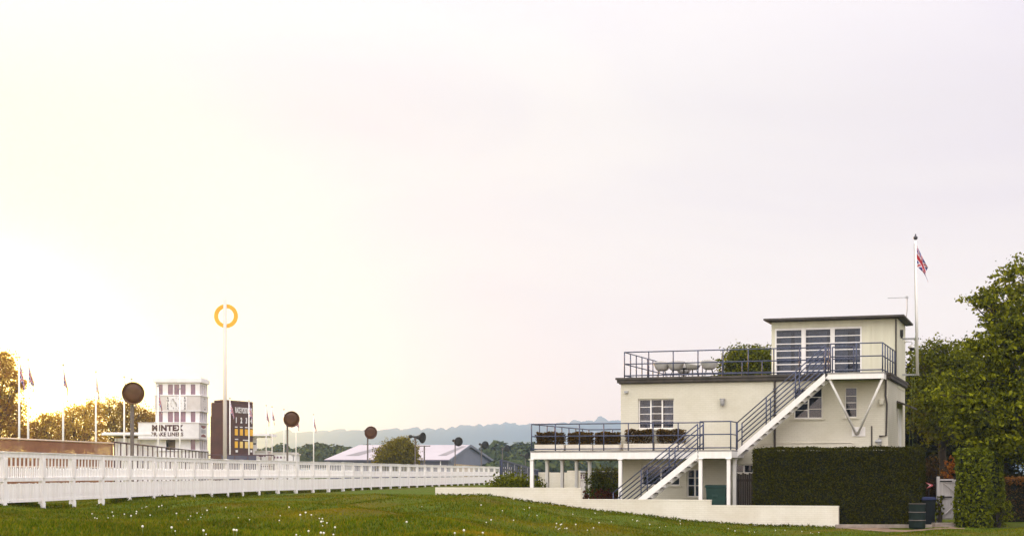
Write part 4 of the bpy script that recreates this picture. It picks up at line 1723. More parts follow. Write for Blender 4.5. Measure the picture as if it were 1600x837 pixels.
# blue-lidded bin
YB = 55.9
p = at(1440.5, 0, YB)
w_ = 22 * YB / F
hb_ = (816 - 771) * YB / F
bn = empty('recycling_bin', 'dark wheeled bin with blue lid between the hedge and the gate', 'bin', (p.x, YB, -.12))
b = MB()
b.add([(.05, .08, .05), (w_ - .05, .08, .05), (w_ - .05, .55, .05), (.05, .55, .05), (0, 0, hb_ - .06), (w_, 0, hb_ - .06), (w_, .65, hb_ - .06), (0, .65, hb_ - .06)],
      [(3, 2, 1, 0), (4, 5, 6, 7), (0, 1, 5, 4), (1, 2, 6, 5), (2, 3, 7, 6), (3, 0, 4, 7)])
b.build('body', 'darkbin', bn, bevel=.015)
b = MB()
b.box(-.02, w_ + .02, -.03, .66, hb_ - .059, hb_ - .01)
b.box(.02, w_ - .02, .02, .62, hb_ - .009, hb_ + .04)
b.build('lid', 'bluelid', bn, bevel=.012)
for x in (.02, w_ - .08):
    b = MB()
    b.lathe([(0, 0), (.10, 0), (.10, .06), (0, .06)], 14, (x, .55, .10), 'x')
    b.build('wheel', 'black', bn)
# small pink arrow sign
YS = 56.8
p = at(1451.5, 757.5, YS)
k_ = YS / F
sg = empty('arrow_sign', 'small red and pink arrow sign above the blue lidded bin', 'sign', (p.x, YS, -.12))
b = MB()
zz = p.z + .12
b.prism([(-6 * k_, zz + 5 * k_), (6 * k_, zz + 1 * k_), (6 * k_, zz - 1 * k_), (-4 * k_, zz - 5 * k_), (1 * k_, zz)], -.012, .0)
b.build('panel', 'pink', sg)
b = MB()
b.prism([(-2.5 * k_, zz + 2.2 * k_), (3.6 * k_, zz + .3 * k_), (-1.5 * k_, zz - 2.2 * k_), (1.2 * k_, zz)], -.016, -.0125)
b.build('arrow', 'whiteletter', sg)
b = MB()
b.box(-.02, .02, .001, .03, 0, zz)
b.build('stake', 'timber', sg)


def shrub(name, label, cat, px, Y, z, rx, ry, h, n, size, mat, seed, group=None, flat=.8):
    g = np.random.default_rng(seed)
    p = at(px, 0, Y)
    root = empty(name, label, cat, (p.x, Y, z), 0, group)
    lobes = [((0, 0, h * .5), (rx, ry, h * .52))]
    for _ in range(6):
        a = g.random() * 6.28
        lobes.append(((rx * .5 * math.cos(a), ry * .5 * math.sin(a), h * g.uniform(.3, .72)), (rx * .5, ry * .5, h * .34)))
    pts = crown_points(lobes, max(30, n // 14), 14, rx * .13, g, .72, flat)
    pts = pts[pts[:, 2] > 0.01]
    link_mesh('foliage', leaf_mesh('foliage', pts, size, mat, seed=seed, up=.3, aspect=.7), root)
    b = MB()
    rr = random.Random(seed)
    for _ in range(12):
        b.tube([(rr.uniform(-.1, .1), rr.uniform(-.1, .1), -.2), (rr.uniform(-.4, .4) * rx, rr.uniform(-.4, .4) * ry, h * .5), (rr.uniform(-.75, .75) * rx, rr.uniform(-.75, .75) * ry, h * rr.uniform(.6, .9))], [.03, .02, .008], 5)
    b.build('stems', 'bark', root)
    return root


k_ = 59 / F
shrub('bush', 'dark olive bush in front of the blue grey slatted fence behind the white wall', 'bush', 806, 63.5, .0, 38 * 63.5 / F, .8, bz(739, 806, 2) * .88, 9000, .095, 'midleaf', 61)
shrub('bush', 'smaller dark bush beside the first deck column behind the white wall', 'bush', 845, 65.5, .0, 14 * 65.5 / F, .5, bz(747, 845, 3) * .8, 3500, .09, 'midleaf', 62)
shrub('dome_bush', 'large rounded green bush seen between the columns under the deck', 'bush', 945, 69, -.0, 24 * 69 / F, .7, 1.75 + (HZ - 741.5) * 69 / F, 6000, .07, 'hornbeam', 63)
shrub('orange_shrub', 'low orange leaved shrub at the foot of the rounded bush under the deck', 'shrub', 942, 66, .0, 24 * 66 / F, .5, 1.75 - 28 * 66 / F, 2200, .075, 'rust', 64)
shrub('orange_shrub', 'small orange shrub tucked beside the step in the white wall', 'shrub', 911, 65, .0, 9 * 65 / F, .4, 1.75 - 28 * 65 / F, 900, .075, 'rust', 65)
p = at(919, 0, 76)
hedge('back_hedge', 'dark straight topped hedge behind the rounded bush under the deck', 'hedge', (p.x, 76, 0), 0, 2.6, .8, 1.75 + 4 * 76 / F, 5000, .08, 'hedge', 66)
shrub('flowering_shrub', 'bright orange flowering shrub above the off white gate', 'shrub', 1486, 58.5, .3, 13 * 58.5 / F, .35, 1.75 + 27 * 58.5 / F - .3, 1700, .085, 'orange', 67)
shrub('climbing_shrub', 'dark bronze climbing shrub arching between the big hedge and the gate', 'shrub', 1456, 58, -.1, 18 * 58 / F, .35, 1.75 + 24 * 58 / F + .1, 2300, .08, 'brownleaf', 68)
shrub('climbing_shrub', 'green trailing plant at the foot of the gatepost beside the dark bin', 'shrub', 1468, 56.2, -.13, 6 * 56 / F, .2, 1.2, 500, .07, 'midleaf', 69)
p = at(1496, 0, 55)
hedge('hornbeam_column', 'square clipped leafy column hiding the right side of the gate', 'hedge', (p.x, 55, -.13), -TH * .85, 47 * 55 / F, 1.1, 1.75 + 33 * 55 / F + .13, 7500, .10, 'hornbeam', 70, .04, .06)
p = at(1543, 0, 56.5)
hedge('hornbeam_column', 'second leafy column standing behind the square clipped one', 'hedge', (p.x, 56.5, -.13), -TH * .85, 20 * 56.5 / F, 1.0, 1.75 + 26 * 56.5 / F + .13, 4000, .095, 'hornbeam', 71, .04, .06)
p = at(1556, 0, 62)
hg = hedge('russet_hedge', 'low dark hedge with russet top at the far right under the tree', 'hedge', (p.x, 62, -.13), 0, 4.2, 1.2, 1.75 - 12 * 62 / F + .13, 9000, .07, 'brownleaf', 72)
P, N = surface_points(0, 4.2, 0, 1.2, 1.42, 1.66, 3000, np.random.default_rng(9), 'ft', .03)
link_mesh('russet_growth', leaf_mesh('russet_growth', P - np.array([0, .03, 0]), .07, 'browntop', normals=N * .5, seed=5), hg)
shrub('low_plant', 'small dark undergrowth at the foot of the second leafy column', 'shrub', 1558, 56.0, -.13, 26 * 56 / F, .5, .85, 1100, .08, 'midleaf', 73)

# trees behind the clubhouse and on the right


def lob(px, py, Y, r_, base):
    p = at(px, py, Y)
    return ((p.x - base[0], p.y - base[1], p.z - base[2]), r_)


b_ = at(1660, 0, 58)
base = (b_.x, 58, -.15)
L_ = [lob(1640, 510, 58, (2.2, 2.0, 1.5), base), lob(1592, 560, 57.5, (1.15, 1.5, 1.0), base), lob(1612, 432, 58.5, (.95, 1.3, .62), base),
      lob(1540, 540, 57, (.72, .9, .34), base), lob(1560, 462, 58, (.75, .9, .34), base), lob(1528, 466, 58, (.42, .6, .14), base), lob(1596, 640, 57, (1.7, 1.7, 1.0), base), lob(1530, 636, 57, (.95, 1.0, .55), base),
      lob(1498, 592, 58, (.5, .7, .26), base), lob(1580, 690, 56.8, (1.5, 1.2, .5), base), lob(1536, 684, 57.2, (.8, .9, .36), base), lob(1650, 600, 58, (2.3, 2.0, 1.5), base),
      lob(1552, 590, 57.5, (.95, 1.1, .5), base), lob(1482, 618, 57.5, (.62, .7, .2), base), lob(1512, 655, 57, (.7, .7, .26), base), lob(1578, 505, 57.5, (.8, .9, .5), base)]
tree('beech_tree', 'large yellow green leafy tree filling the right edge above the clipped column', 'tree', base, L_, 1900, 26, .15, .135, 'beech', 5.0, .22, 81, flat=.3, droop=.25, shell=.45)
b_ = at(1475, 0, 72)
base = (b_.x, 72, -.15)
L_ = [lob(1478, 570, 72, (1.0, 1.2, .85), base), lob(1455, 565, 72, (.8, 1, .7), base), lob(1505, 590, 72, (1.1, 1.2, .9), base), lob(1480, 640, 71, (1.7, 1.4, 1.4), base), lob(1520, 560, 72.5, (.8, 1, .5), base), lob(1460, 610, 71.5, (1.0, 1.1, .9), base)]
tree('broadleaf_tree', 'rounded mid green tree between the clubhouse flagpole and the large right tree', 'tree', base, L_, 900, 24, .2, .13, 'midleaf', 4.5, .2, 82, flat=.55, shell=.4)
for i, (px, py, Y, w_, lb) in enumerate([(1428, 575, 78, 1.3, 'narrow dark evergreen tree close behind the clubhouse corner'), (1450, 590, 80, 1.5, 'dark evergreen tree behind the halyards and the clipped hedge'),
                                         (1500, 600, 82, 2.4, 'broad dark evergreen tree in deep shade behind the garden gate'), (1570, 590, 80, 3.0, 'dark evergreen tree behind the leafy tree at the far right')]):
    b_ = at(px, 0, Y)
    base = (b_.x, Y, -.15)
    top = at(px, py, Y).z + .15
    L_ = [((0, 0, top * f), (w_ * s, w_ * s, top * .17)) for f, s in ((.14, 1.0), (.3, 1.0), (.46, .95), (.62, .85), (.76, .65), (.88, .4))]
    tree('evergreen_tree', lb, 'tree', base, L_, 750, 22, .3, .17, 'darkleaf', top * .8, .2, 90 + i, group='dark evergreens behind the clubhouse', flat=.8, shell=.5)
b_ = at(1168, 0, 84)
base = (b_.x, 84, 0)
L_ = [lob(1168, 566, 84, (1.1, 1.2, .75), base), lob(1145, 575, 84, (.7, .9, .6), base), lob(1188, 578, 84, (.9, 1, .6), base), lob(1165, 600, 84, (1.5, 1.3, .8), base), lob(1190, 555, 84, (.6, .7, .35), base), lob(1150, 555, 84, (.45, .6, .3), base)]
tree('broadleaf_tree', 'green tree whose top shows behind the roof terrace railing beside the glazed room', 'tree', base, L_, 620, 24, .17, .13, 'midleaf', 4.0, .2, 95, flat=.6, shell=.4)

# ------------------------------------------------------------------ white picket fence
FH, FZ = 1.4, 0.85
fx = [-70, 38, 135, 251, 391, 537, 577, 670, 764, 800]
fhh = [97.5, 89, 79.5, 69, 55.5, 46.3, 42.5, 35.8, 28.6, 26.6]
pp = []
for px in np.arange(-70, 801, 2.0):
    Y = FH * F / float(np.interp(px, fx, fhh))
    pp.append(Vector(((px - 800) / F * Y, Y, 0)))
# even bays along that line
pts, acc, last = [pp[0]], 0.0, pp[0]
for p in pp[1:]:
    while (p - last).length >= 2.35:
        last = last + (p - last).normalized() * 2.35
        pts.append(last)
pf0 = pts[0]
pfence = empty('picket_fence', 'long white picket fence with close boarded lower half running away along the lawn', 'fence', (pf0.x, pf0.y, 0))
rr = random.Random(4)
for i, p in enumerate(pts):
    nxt = pts[min(i + 1, len(pts) - 1)]
    prv = pts[max(i - 1, 0)]
    dv = (nxt - prv).normalized()
    a = math.atan2(dv.y, dv.x)
    gz = float(terrain(p.x, p.y))
    b = MB()
    b.box(-.09, .09, -.05, .06, gz - FZ - .25, FH)
    b.box(-.10, .10, -.058, .07, gz - FZ - .25, .16)
    b.box(-.10, .10, -.065, .075, FH, FH + .025)
    b.box(-.075, .075, -.075, -.051, .78, FH - .16)
    po = b.build('post', 'fence', pfence, p - pf0 + Vector((0, 0, FZ)), a)
    po.rotation_euler = (rr.gauss(0, .008), rr.gauss(0, .008), a)
    if i == len(pts) - 1:
        break
    q_ = pts[i + 1]
    L = (q_ - p).length
    a = math.atan2(q_.y - p.y, q_.x - p.x)
    b = MB()
    x0_, x1_ = .087, L - .087
    b.box(x0_, x1_, -.035, .045, FH - .12, FH - .002)
    b.box(x0_, x1_, -.06, .06, FH - .002, FH + .02)
    b.box(x0_, x1_, -.045, .045, .70, .80)
    b.box(x0_, x1_, -.04, .045, .19, .26)
    b.build('rails', 'fence', pfence, p - pf0 + Vector((0, 0, FZ + rr.gauss(0, .006))), a)
    b = MB()
    n = 17
    for k in range(n):                              # upper pickets, long and short in turn
        x = x0_ + (x1_ - x0_) * (k + .5) / n
        j = rr.uniform(-.004, .004)
        if p.y > 77:                                # the far panels are open above a solid band
            if k % 3 == 0:
                b.box(x - .016, x + .016, -.032, -.012, .79, FH - .10)
            elif k == 1:
                b.box(x0_, x1_, -.008, .012, .79, 1.02)
        elif k % 2 == 0:
            b.box(x - .033 + j, x + .033 + j, -.032, -.012, .79, FH - .10)
        else:
            t_ = FH - .35 + rr.uniform(-.015, .015)
            b.prism([(x - .033 + j, .79), (x + .033 + j, .79), (x + .033 + j, t_ - .05), (x + j, t_), (x - .033 + j, t_ - .05)], -.032, -.012)
    n = 21
    for k in range(n):                              # lower boards nearly touching
        x = x0_ + (x1_ - x0_) * (k + .5) / n
        w_ = (x1_ - x0_) / n
        j = rr.uniform(-.003, .003)
        b.box(x - w_ * .37 + j, x + w_ * .37 + j, -.034 + .004 * (k % 2), -.012, .20, .655 + rr.uniform(-.012, .012))
    b.box(x0_, x1_, -.010, -.004, .20, .42)
    b.build('pickets', 'fence', pfence, p - pf0 + Vector((0, 0, FZ)), a)
# rough growth under the fence
g = np.random.default_rng(77)
P = []
for i in range(len(pts) - 1):
    n = 900 if i < 12 else 350
    f = g.random(n)
    x = pts[i].x + (pts[i + 1].x - pts[i].x) * f + g.normal(size=n) * .03
    y = pts[i].y + (pts[i + 1].y - pts[i].y) * f + .30 + g.random(n) * .5
    z = terrain(x, y) + g.random(n) ** 1.5 * .13
    P.append(np.stack([x, y, z], 1))
for x0, x1, n in ((680, 900, 900), (900, 1110, 900), (1110, 1310, 900)):    # and against the foot of the white wall
    u = bu(x0, -3.3) + (bu(x1, -3.3) - bu(x0, -3.3)) * g.random(n)
    t = -3.24 - np.abs(g.normal(size=n)) * .06
    x, y = B0.x + u * U.x + t * V.x, B0.y + u * U.y + t * V.y
    P.append(np.stack([x, y, terrain(x, y) + g.random(n) ** 2 * .07], 1))
tag(link_mesh('long_grass', leaf_mesh('long_grass', np.concatenate(P), .12, 'grass', up=-.1, aspect=.25, seed=3)), 'rough uncut grass growing under and behind the white picket fence', 'grass', kind='stuff')

# ------------------------------------------------------------------ brown barrier and ramp railing behind it
def along(name, label, cat, p0, p1, build):
    v = p1 - p0
    root = empty(name, label, cat, p0, math.atan2(v.y, v.x))
    build(root, v.xy.length)
    return root


def barrier(root, L):
    b = MB()
    b.box(0, L, -.03, .03, 0, 2.38)
    b.build('mesh_panel', 'barrier', root)
    b = MB()
    for z in (2.42, 1.2):
        b.tube([(0, -.05, z), (L, -.05, z)], .035, 8)
    b.build('rails', 'railwire', root, smooth=True)
    n = int(L / 2.6)
    for k in range(n + 1):
        b = MB()
        b.box(L * k / n - .03, L * k / n + .03, .032, .09, -.2, 2.42)
        b.build('post', 'railbrown', root)


p0, p1 = at(-60, 0, 66), at(176, 0, 81)
p0.z = p1.z = .85
along('barrier_fence', 'long brown mesh barrier with pale top rail behind the white picket fence', 'fence', p0, p1, barrier)


def bars(hgt, step, top2=True, base=True):
    def f(root, L):
        b = MB()
        b.tube([(0, 0, hgt), (L, 0, hgt)], .04, 8)
        if top2:
            b.tube([(0, 0, hgt - .85), (L, 0, hgt - .85)], .028, 8)
        b.build('rail', 'railbrown', root, smooth=True)
        n = max(2, int(L / step))
        for k in range(n + 1):
            b = MB()
            b.box(L * k / n - .03, L * k / n + .03, -.03, .03, -.1, hgt - .002)
            b.build('upright', 'railbrown', root)
    return f


p0, p1 = at(179, 0, 82), at(325, 0, 121)
p0.z = p1.z = .85
along('ramp_railing', 'dark brown post and rail railing in front of the clock tower', 'railing', p0, p1, bars(2.5, 1.75))
p0, p1 = at(325, 0, 122), at(428, 0, 124)
p0.z = p1.z = .85
along('track_railing', 'dark low railing in front of the race position board', 'railing', p0, p1, bars(2.3, .9))
p0, p1 = at(345, 0, 126), at(400, 0, 126)
p0.z = p1.z = .85
b = MB()
b.box(0, (p1 - p0).length, 0, .2, -.2, 2.35)
tag(b.build('track_wall', 'barnwall', None, p0, 0), 'dark mauve low wall at the foot of the race position board', 'wall')

# ------------------------------------------------------------------ flagpoles beyond the fence
fps = [(30, 559, 'flagpole with drooping union flag nearest the large golden tree at the left edge'),
       (44, 563, 'slim flagpole with drooping union flag close beside the leftmost one'),
       (98.6, 571, 'flagpole with drooping union flag above the left part of the golden trees'),
       (149.8, 582, 'flagpole with drooping union flag standing alone before the dark golden trees'),
       (194, 590, 'flagpole half hidden left of the largest horn speaker'),
       (205.5, 593, 'flagpole directly behind the largest horn speaker'),
       (247.2, 604, 'flagpole before the left edge of the clock tower'),
       (281, 608, 'flagpole crossing the clock face of the tower'),
       (359.3, 623, 'flagpole with drooping flag beside the tall white ring pole, before the board'),
       (389, 627, 'flagpole with drooping flag crossing the right end of the race position board'),
       (416, 634, 'flagpole with drooping flag, left of the close pair beside the position board'),
       (425, 636, 'flagpole with drooping flag, right of the close pair beside the position board'),
       (443.5, 640, 'flagpole partly behind the second largest horn speaker, on its left'),
       (462.5, 646, 'flagpole partly behind the second largest horn speaker, on its right'),
       (490, 648, 'flagpole standing alone left of the barn, last in the row')]
GRP = 'white flagpoles beyond the picket fence'
flag_meshes = [flag_mb(1.1, 1.15, R(75 + 2 * s), 20, 12, .06, s, 1).mesh('flag', FM, True) for s in range(4)]
for i, (px, yt, lb) in enumerate(fps):
    Y = 6.6 * F / (HZ - yt)
    p = at(px, 0, Y)
    root = empty('flagpole', lb, 'flagpole', (p.x, Y, .85), rnd.uniform(-.3, .5), GRP)
    b = MB()
    b.tube([(0, 0, -.2), (0, 0, 4), (0, 0, 7.5)], [.075, .06, .045], 10)
    b.build('pole', 'white', root, smooth=True)
    b = MB()
    b.lathe([(0, 0), (.09, .03), (.09, .1), (0, .14)], 10, (0, 0, 7.5))
    b.build('finial', 'galv', root, smooth=True)
    if i != 7:
        f = link_mesh('flag', flag_meshes[i % 4], None, (p.x + .05, Y - .02, 8.15), rnd.uniform(-.5, .9))
        f.scale = (1.0, 1, rnd.uniform(.92, 1.08))
        tag(f, 'drooping union flag on the ' + lb.replace('standing alone before the dark', 'before the dark').replace(' with drooping union flag', '').replace(' with drooping flag', ''), 'flag', 'union flags beyond the picket fence')

# ------------------------------------------------------------------ horn speakers on poles
hs = [(208, 614, 17.2, 204, .0, 'largest dark horn speaker on a pole, left of the clock tower'),
      (455.5, 654.5, 12.3, 448, -.30, 'second largest brown horn speaker on a pole, right of the race position board'),
      (579.5, 675.5, 9.8, 574, -.35, 'dark horn speaker on a pole in front of the left part of the barn roof'),
      (660.5, 683.5, 8.4, 648.5, -1.02, 'dark horn speaker turned sideways with its long tail showing, right of the round bush'),
      (716.5, 689.5, 7.0, 711, -.45, 'dark horn speaker on a pole above the ridge end of the barn'),
      (758, 695, 6.2, 752, -.5, 'dark horn speaker on a pole right of the barn gable'),
      (792.5, 700, 5.2, 785, -.6, 'small dark horn speaker on a thin pole above the slatted fence'),
      (824, 712, 5.0, 821, -.75, 'small dark horn speaker partly hidden behind the corner of the deck')]
for i, (px, py, r_, ppx, yaw, lb) in enumerate(hs):
    Y = .42 * F / r_
    c_ = at(px, py, Y)
    pol = at(ppx, 0, Y)
    root = empty('horn_speaker', lb, 'speaker', (pol.x, Y + .25, .7), 0, 'horn speakers on poles along the track')
    zt = c_.z - .7
    b = MB()
    b.tube([(0, 0, -.2), (0, 0, zt - .1)], .05 if i else .075, 8)
    b.box(-.09, .09, -.09, .09, zt - .2, zt + .02)
    b.build('pole', 'polegrey', root, smooth=False)
    b = MB()
    pr = []
    n = 14
    for k in range(n + 1):
        f = k / n
        pr.append((.06 + .36 * (1 - f) ** 2.6, f * 1.05))
    b.lathe([(.435, -.01), (.435, .02)] + [(a + .004, z) for a, z in pr], 32, axis='y')
    b.lathe([(a - .012, z + .004) for a, z in pr], 32, axis='y')
    b.lathe([(.05, 1.0), (.05, 1.1)], 16, axis='y')
    hb = b.build('horn', 'horn' if i < 3 else 'horndark', root, (c_.x - pol.x, -.25, zt), 0, smooth=True)  # nearest horns get the copy with the sun tint painted in
    hb.rotation_euler = (R(6), 0, -yaw)
    b = MB()
    b.lathe([(0, 1.04), (.11, 1.05), (.13, 1.1), (.13, 1.24), (.09, 1.30), (0, 1.31)], 18, axis='y')
    b.build('driver', 'horndark', hb, smooth=True)
    b = MB()
    b.lathe([(0, .03), (.2, .035), (.41, .05), (.41, .06), (0, .06)], 28, axis='y')
    b.build('bell_cover', 'horn' if i < 3 else 'horndark', hb, smooth=True)
    b = MB()
    b.bar((0, 0, zt - .04), (c_.x - pol.x, -.25 + .35, zt - .08), .05, .06)
    b.build('bracket', 'polegrey', root)

# ------------------------------------------------------------------ yellow ring on its tall pole
Y = 83
p = at(351.5, 0, Y)
rp = empty('ring_pole', 'tall thick white pole carrying a big yellow ring', 'pole', (p.x, Y, .85))
k_ = Y / F
zt = at(0, 468, Y).z - .85
zr = at(0, 493.3, Y).z - .85
b = MB()
b.tube([(0, 0, -.2), (0, 0, zt * .5), (0, 0, zt)], [.105, .10, .09], 14)
b.build('pole', 'ringpole', rp, smooth=True)
b = MB()
ro, ri = 18.6 * k_, 12.4 * k_
n = 48
vs = []
for k in range(n):
    a = k * math.tau / n
    for r_ in (ro, ri):
        for y in (.03, .10):
            vs.append((r_ * math.cos(a), y + .02, r_ * math.sin(a)))
fs = []
for k in range(n):
    a, c2 = 4 * k, 4 * ((k + 1) % n)
    fs += [(a, c2, c2 + 1, a + 1), (a + 2, a + 3, c2 + 3, c2 + 2), (a, a + 2, c2 + 2, c2), (a + 1, c2 + 1, c2 + 3, a + 3)]
b.add(vs, fs)
rg = b.build('ring', 'yellow', rp, (1.2 * k_, .0, zr))

# ------------------------------------------------------------------ clock tower
YT = 155.0
kt = YT / F
tw = empty('clock_tower', 'white three storey tower with clock, tinted windows and long lettered sign band', 'building', (*at(243, 0, YT).xy, .6))


def tx(px):
    return (px - 243) * kt


def tz(py):
    return CAMZ + (HZ - py) * kt - .6


TD = 4.0
xr = tx(312)
mb = MB()
rows = [(600, 616), (642.5, 658.8), (686, 702)]
cols_ = [(247.3, 254.2), (262.3, 270.2), (272.2, 280), (282.2, 290), (298, 305.2)]
hol = []
for j, (a, b_) in enumerate(rows):
    for c0, c1 in (cols_ if j < 2 else cols_[4:]):
        hol.append((tx(c0), tx(c1), tz(b_), tz(a)))
hol.append((tx(259.5), tx(274), tz(705), tz(686)))
mb.wall(0, xr, 0, tz(597), 0, .2, hol)
shol = []
for (a, b_) in rows:
    for k in range(4):
        shol.append((.35 + k * .88, .35 + k * .88 + .58, tz(b_), tz(a)))
# side wall (right), built in y-z
sw = MB()
sw.wall(0.0, TD - .201, 0, tz(597), 0, .2, [(s[0] - .2, s[1] - .2, s[2], s[3]) for s in shol])
mb.add([(xr - y_, .201 + x, z) for x, y_, z in sw.v], sw.f)
mb.box(0, .2, .201, TD, 0, tz(597))
mb.box(.2, xr - .2, TD - .2, TD, 0, tz(597))
mb.build('wall', 'tower', tw)
for (a, b_, c0, d0) in hol[:-1]:
    w_ = MB()
    w_.box(a, b_, .10, .12, c0, d0)
    w_.build('window', 'darkglass', tw)
for (a, b_, c0, d0) in shol:
    w_ = MB()
    w_.box(xr - .12, xr - .10, a, b_, c0, d0)
    w_.build('window', 'darkglass', tw)
mb = MB()
a, b_, c0, d0 = hol[-1]
mb.box(a, b_, .9, .95, c0, d0)
mb.build('doorway', 'soffit', tw)
mb = MB()
mb.box(-.18, xr + .2, -.2, TD + .15, tz(597), tz(591))
mb.box(-.1, xr + .1, -.12, TD + .1, tz(591), tz(589))
mb.build('roof', 'tower', tw)
mb = MB()
for y_ in (616.5, 640.6, 659, 702.5):
    mb.box(-.12, xr + .14, -.14, TD, tz(y_ + 1.6), tz(y_))
mb.build('ledge', 'tower', tw)
mb = MB()
mb.box(-.06, xr + .08, -.09, -.001, tz(640.4), tz(618.3))
mb.box(xr + .001, xr + .08, .0, TD - .1, tz(640.4), tz(618.3))
mb.build('clock_band', 'pale', tw)
ck = MB()
ck.box(tx(260.5), tx(292), -.13, -.092, tz(640), tz(619.3))
ckp = ck.build('clock', 'tower', tw)
cxx, czz = tx(275.6), tz(629.8)
rr_ = 9.2 * kt
mb = MB()
for k in range(12):
    a = k * math.tau / 12
    d0 = Vector((math.sin(a), 0, math.cos(a)))
    mb.bar(Vector((cxx, -.135, czz)) + d0 * rr_ * .80, Vector((cxx, -.135, czz)) + d0 * rr_, .01, .15, up=(0, 1, 0))
mb.build('hour_marks', 'darkletter', ckp)
for (an, ln, wd) in ((R(-38), 1.02, .16), (R(172), .55, .18)):
    mb = MB()
    d0 = Vector((math.sin(an), 0, math.cos(an)))
    o_ = Vector((cxx, -.155 - ln * .01, czz))
    mb.bar(o_ - d0 * rr_ * .18, o_ + d0 * rr_ * ln, .012, wd, up=(0, 1, 0))
    mb.build('hand', 'black', ckp)
for px in (262.6, 289.3):
    for k, ch in enumerate('ROLEX'):
        text_mesh(ch, 2.9 * kt, 'darkletter', ckp, 'lettering', (tx(px), -.134, tz(621.6 + k * 4.1)), bold=.012)
mb = MB()
for k in range(12):
    a = k * math.tau / 12
    mb.bar((xr + .085, TD * .52 + math.sin(a) * .5, czz + math.cos(a) * .5), (xr + .085, TD * .52 + math.sin(a) * .62, czz + math.cos(a) * .62), .06, .012)
mb.build('hour_marks', 'darkletter', tw)
# sign band
SG = MB()
SG.box(tx(218), tx(312.5), -.55, -.25, tz(684.5), tz(660.5))
SG.box(tx(312.5) - .28, tx(312.5), -.249, TD * .85, tz(684.5), tz(660.5))
sg = SG.build('sign', 'tower', tw)
mb = MB()
for zz in (660.3, 685.6):
    mb.box(tx(217.5), tx(312.5) + .04, -.59, -.551, tz(zz + .8), tz(zz - .6))
    mb.box(tx(312.5) + .001, tx(312.5) + .04, -.55, TD * .86, tz(zz + .8), tz(zz - .6))
mb.build('trim', 'pale', sg)
for words, hh_, bold, yy, wpx, sp in (('MINTEX', 8.3, .045, 668.8, 49.0, 1.12), ('BRAKE LINERS', 5.6, .018, 678.4, 50.0, 1.06)):
    t_ = text_mesh(words, hh_ * kt, 'letter', sg, 'lettering', (tx(263), -.556, tz(yy)), bold=bold, spacing=sp)
    wid = [v.co.x for v in t_.data.vertices]
    t_.data.transform(Matrix.Diagonal((wpx * kt / (max(wid) - min(wid)), 1, 1, 1)))
ex = tx(312.5) + .012
mb = MB()
za_, zb_2 = tz(663.8), tz(681.8)
mb.add([(ex, .5, za_), (ex, 2.9, za_), (ex, 2.9, za_ - .16), (ex, 1.7, za_ - .30), (ex, .5, za_ - .16)], [(0, 1, 2, 3, 4)])
mb.add([(ex, .5, zb_2), (ex, 2.9, zb_2), (ex, 2.9, zb_2 + .16), (ex, 1.7, zb_2 + .30), (ex, .5, zb_2 + .16)], [(4, 3, 2, 1, 0)])
mb.build('emblem', 'redmark', sg)
mb = MB()
mb.add([(ex, .6, za_ - .36), (ex, 2.8, za_ - .36), (ex, 2.8, zb_2 + .36), (ex, .6, zb_2 + .36)], [(0, 1, 2, 3)])
mb.build('emblem', 'greymark', sg)
# low wing
mb = MB()
mb.box(tx(177), tx(217), .5, 4, 0, tz(684))
mb.box(tx(217), -.01, .7, 4, 0, tz(686))
mb.build('wing_wall', 'tower', tw)
mb = MB()
mb.box(tx(161), tx(240), -.6, 4.5, tz(679.5), tz(676.3))
mb.box(tx(161) + .1, tx(240), -.5, 4.4, tz(676.3), tz(675.2))
mb.build('wing_roof', 'tower', tw)
mb = MB()
for px in (180, 196, 213):
    mb.box(tx(px), tx(px) + .12, .35, .499, 0, tz(684))
mb.build('wing_pier', 'pale', tw)

# ------------------------------------------------------------------ race position board
YBd = 150.0
cB = at(351, 0, YBd)
bd = empty('position_board', 'tall dark brown race position board with yellow number plates and white lettering', 'board', (cB.x, YBd, .6), R(-19))
# in the board frame: +y runs away along the lettered face, -x is the end wall seen at its left
kb = YBd / F
zT = CAMZ + (HZ - 624) * kb - .6
LB = 5.6
mb = MB()
mb.box(-1.45, 0, 0, LB, 0, zT - .25)
mb.prism([(-1.15, zT - .25), (0, zT - .25), (0, zT + .02), (-1.15, zT - .05)], 0, LB)
mb.box(-1.75, -1.451, .4, LB - .4, 0, zT - 1.5)
mb.build('body', 'board', bd, bevel=.06)


def yb(px):
    """distance along the lettered face for a photo column"""
    k = (px - 800) / F
    s, c_ = math.sin(R(19)), math.cos(R(19))
    return (k * YBd - cB.x) / (s - k * c_)


def zb(py, px):
    Y_ = YBd + yb(px) * math.cos(R(19))
    return CAMZ + (HZ - py) / F * Y_ - .6


for j, (ya, yb_) in enumerate(((669.5, 679.5), (689, 699))):
    for k in range(4):
        px = 369.0 + k * 7.9 + (0, 0)[j]
        a, c_ = yb(px - 2.2), yb(px + 2.2)
        dz = .4 * k / F * 160
        pb_ = MB()
        pb_.box(.002, .03, a, c_, zb(yb_, px) - dz * .8, zb(ya, px) - dz * .8)
        pb_.build('number_plate', 'plate' if j == 0 or k in (0,) else 'plate2', bd)
yc = (yb(366) + yb(395)) / 2
L_w = yb(393.5) - yb(367)
tm = text_mesh('RACE POSITIONS', .52, 'whiteletter', bd, 'lettering', (.014, yc, zb(641.5, 381)), rz=R(90), bold=.012)
w0_ = max(v.co.x for v in tm.data.vertices) - min(v.co.x for v in tm.data.vertices)
tm.scale.x = L_w / w0_
for k in range(4):
    px = 369.0 + k * 7.9
    t_ = text_mesh(str(k + 1), .50, 'whiteletter', bd, 'lettering', (.014, yb(px), zb(656.3 + .45 * k, px)), rz=R(90), bold=.03)
    t_.scale.x = .9
mb = MB()
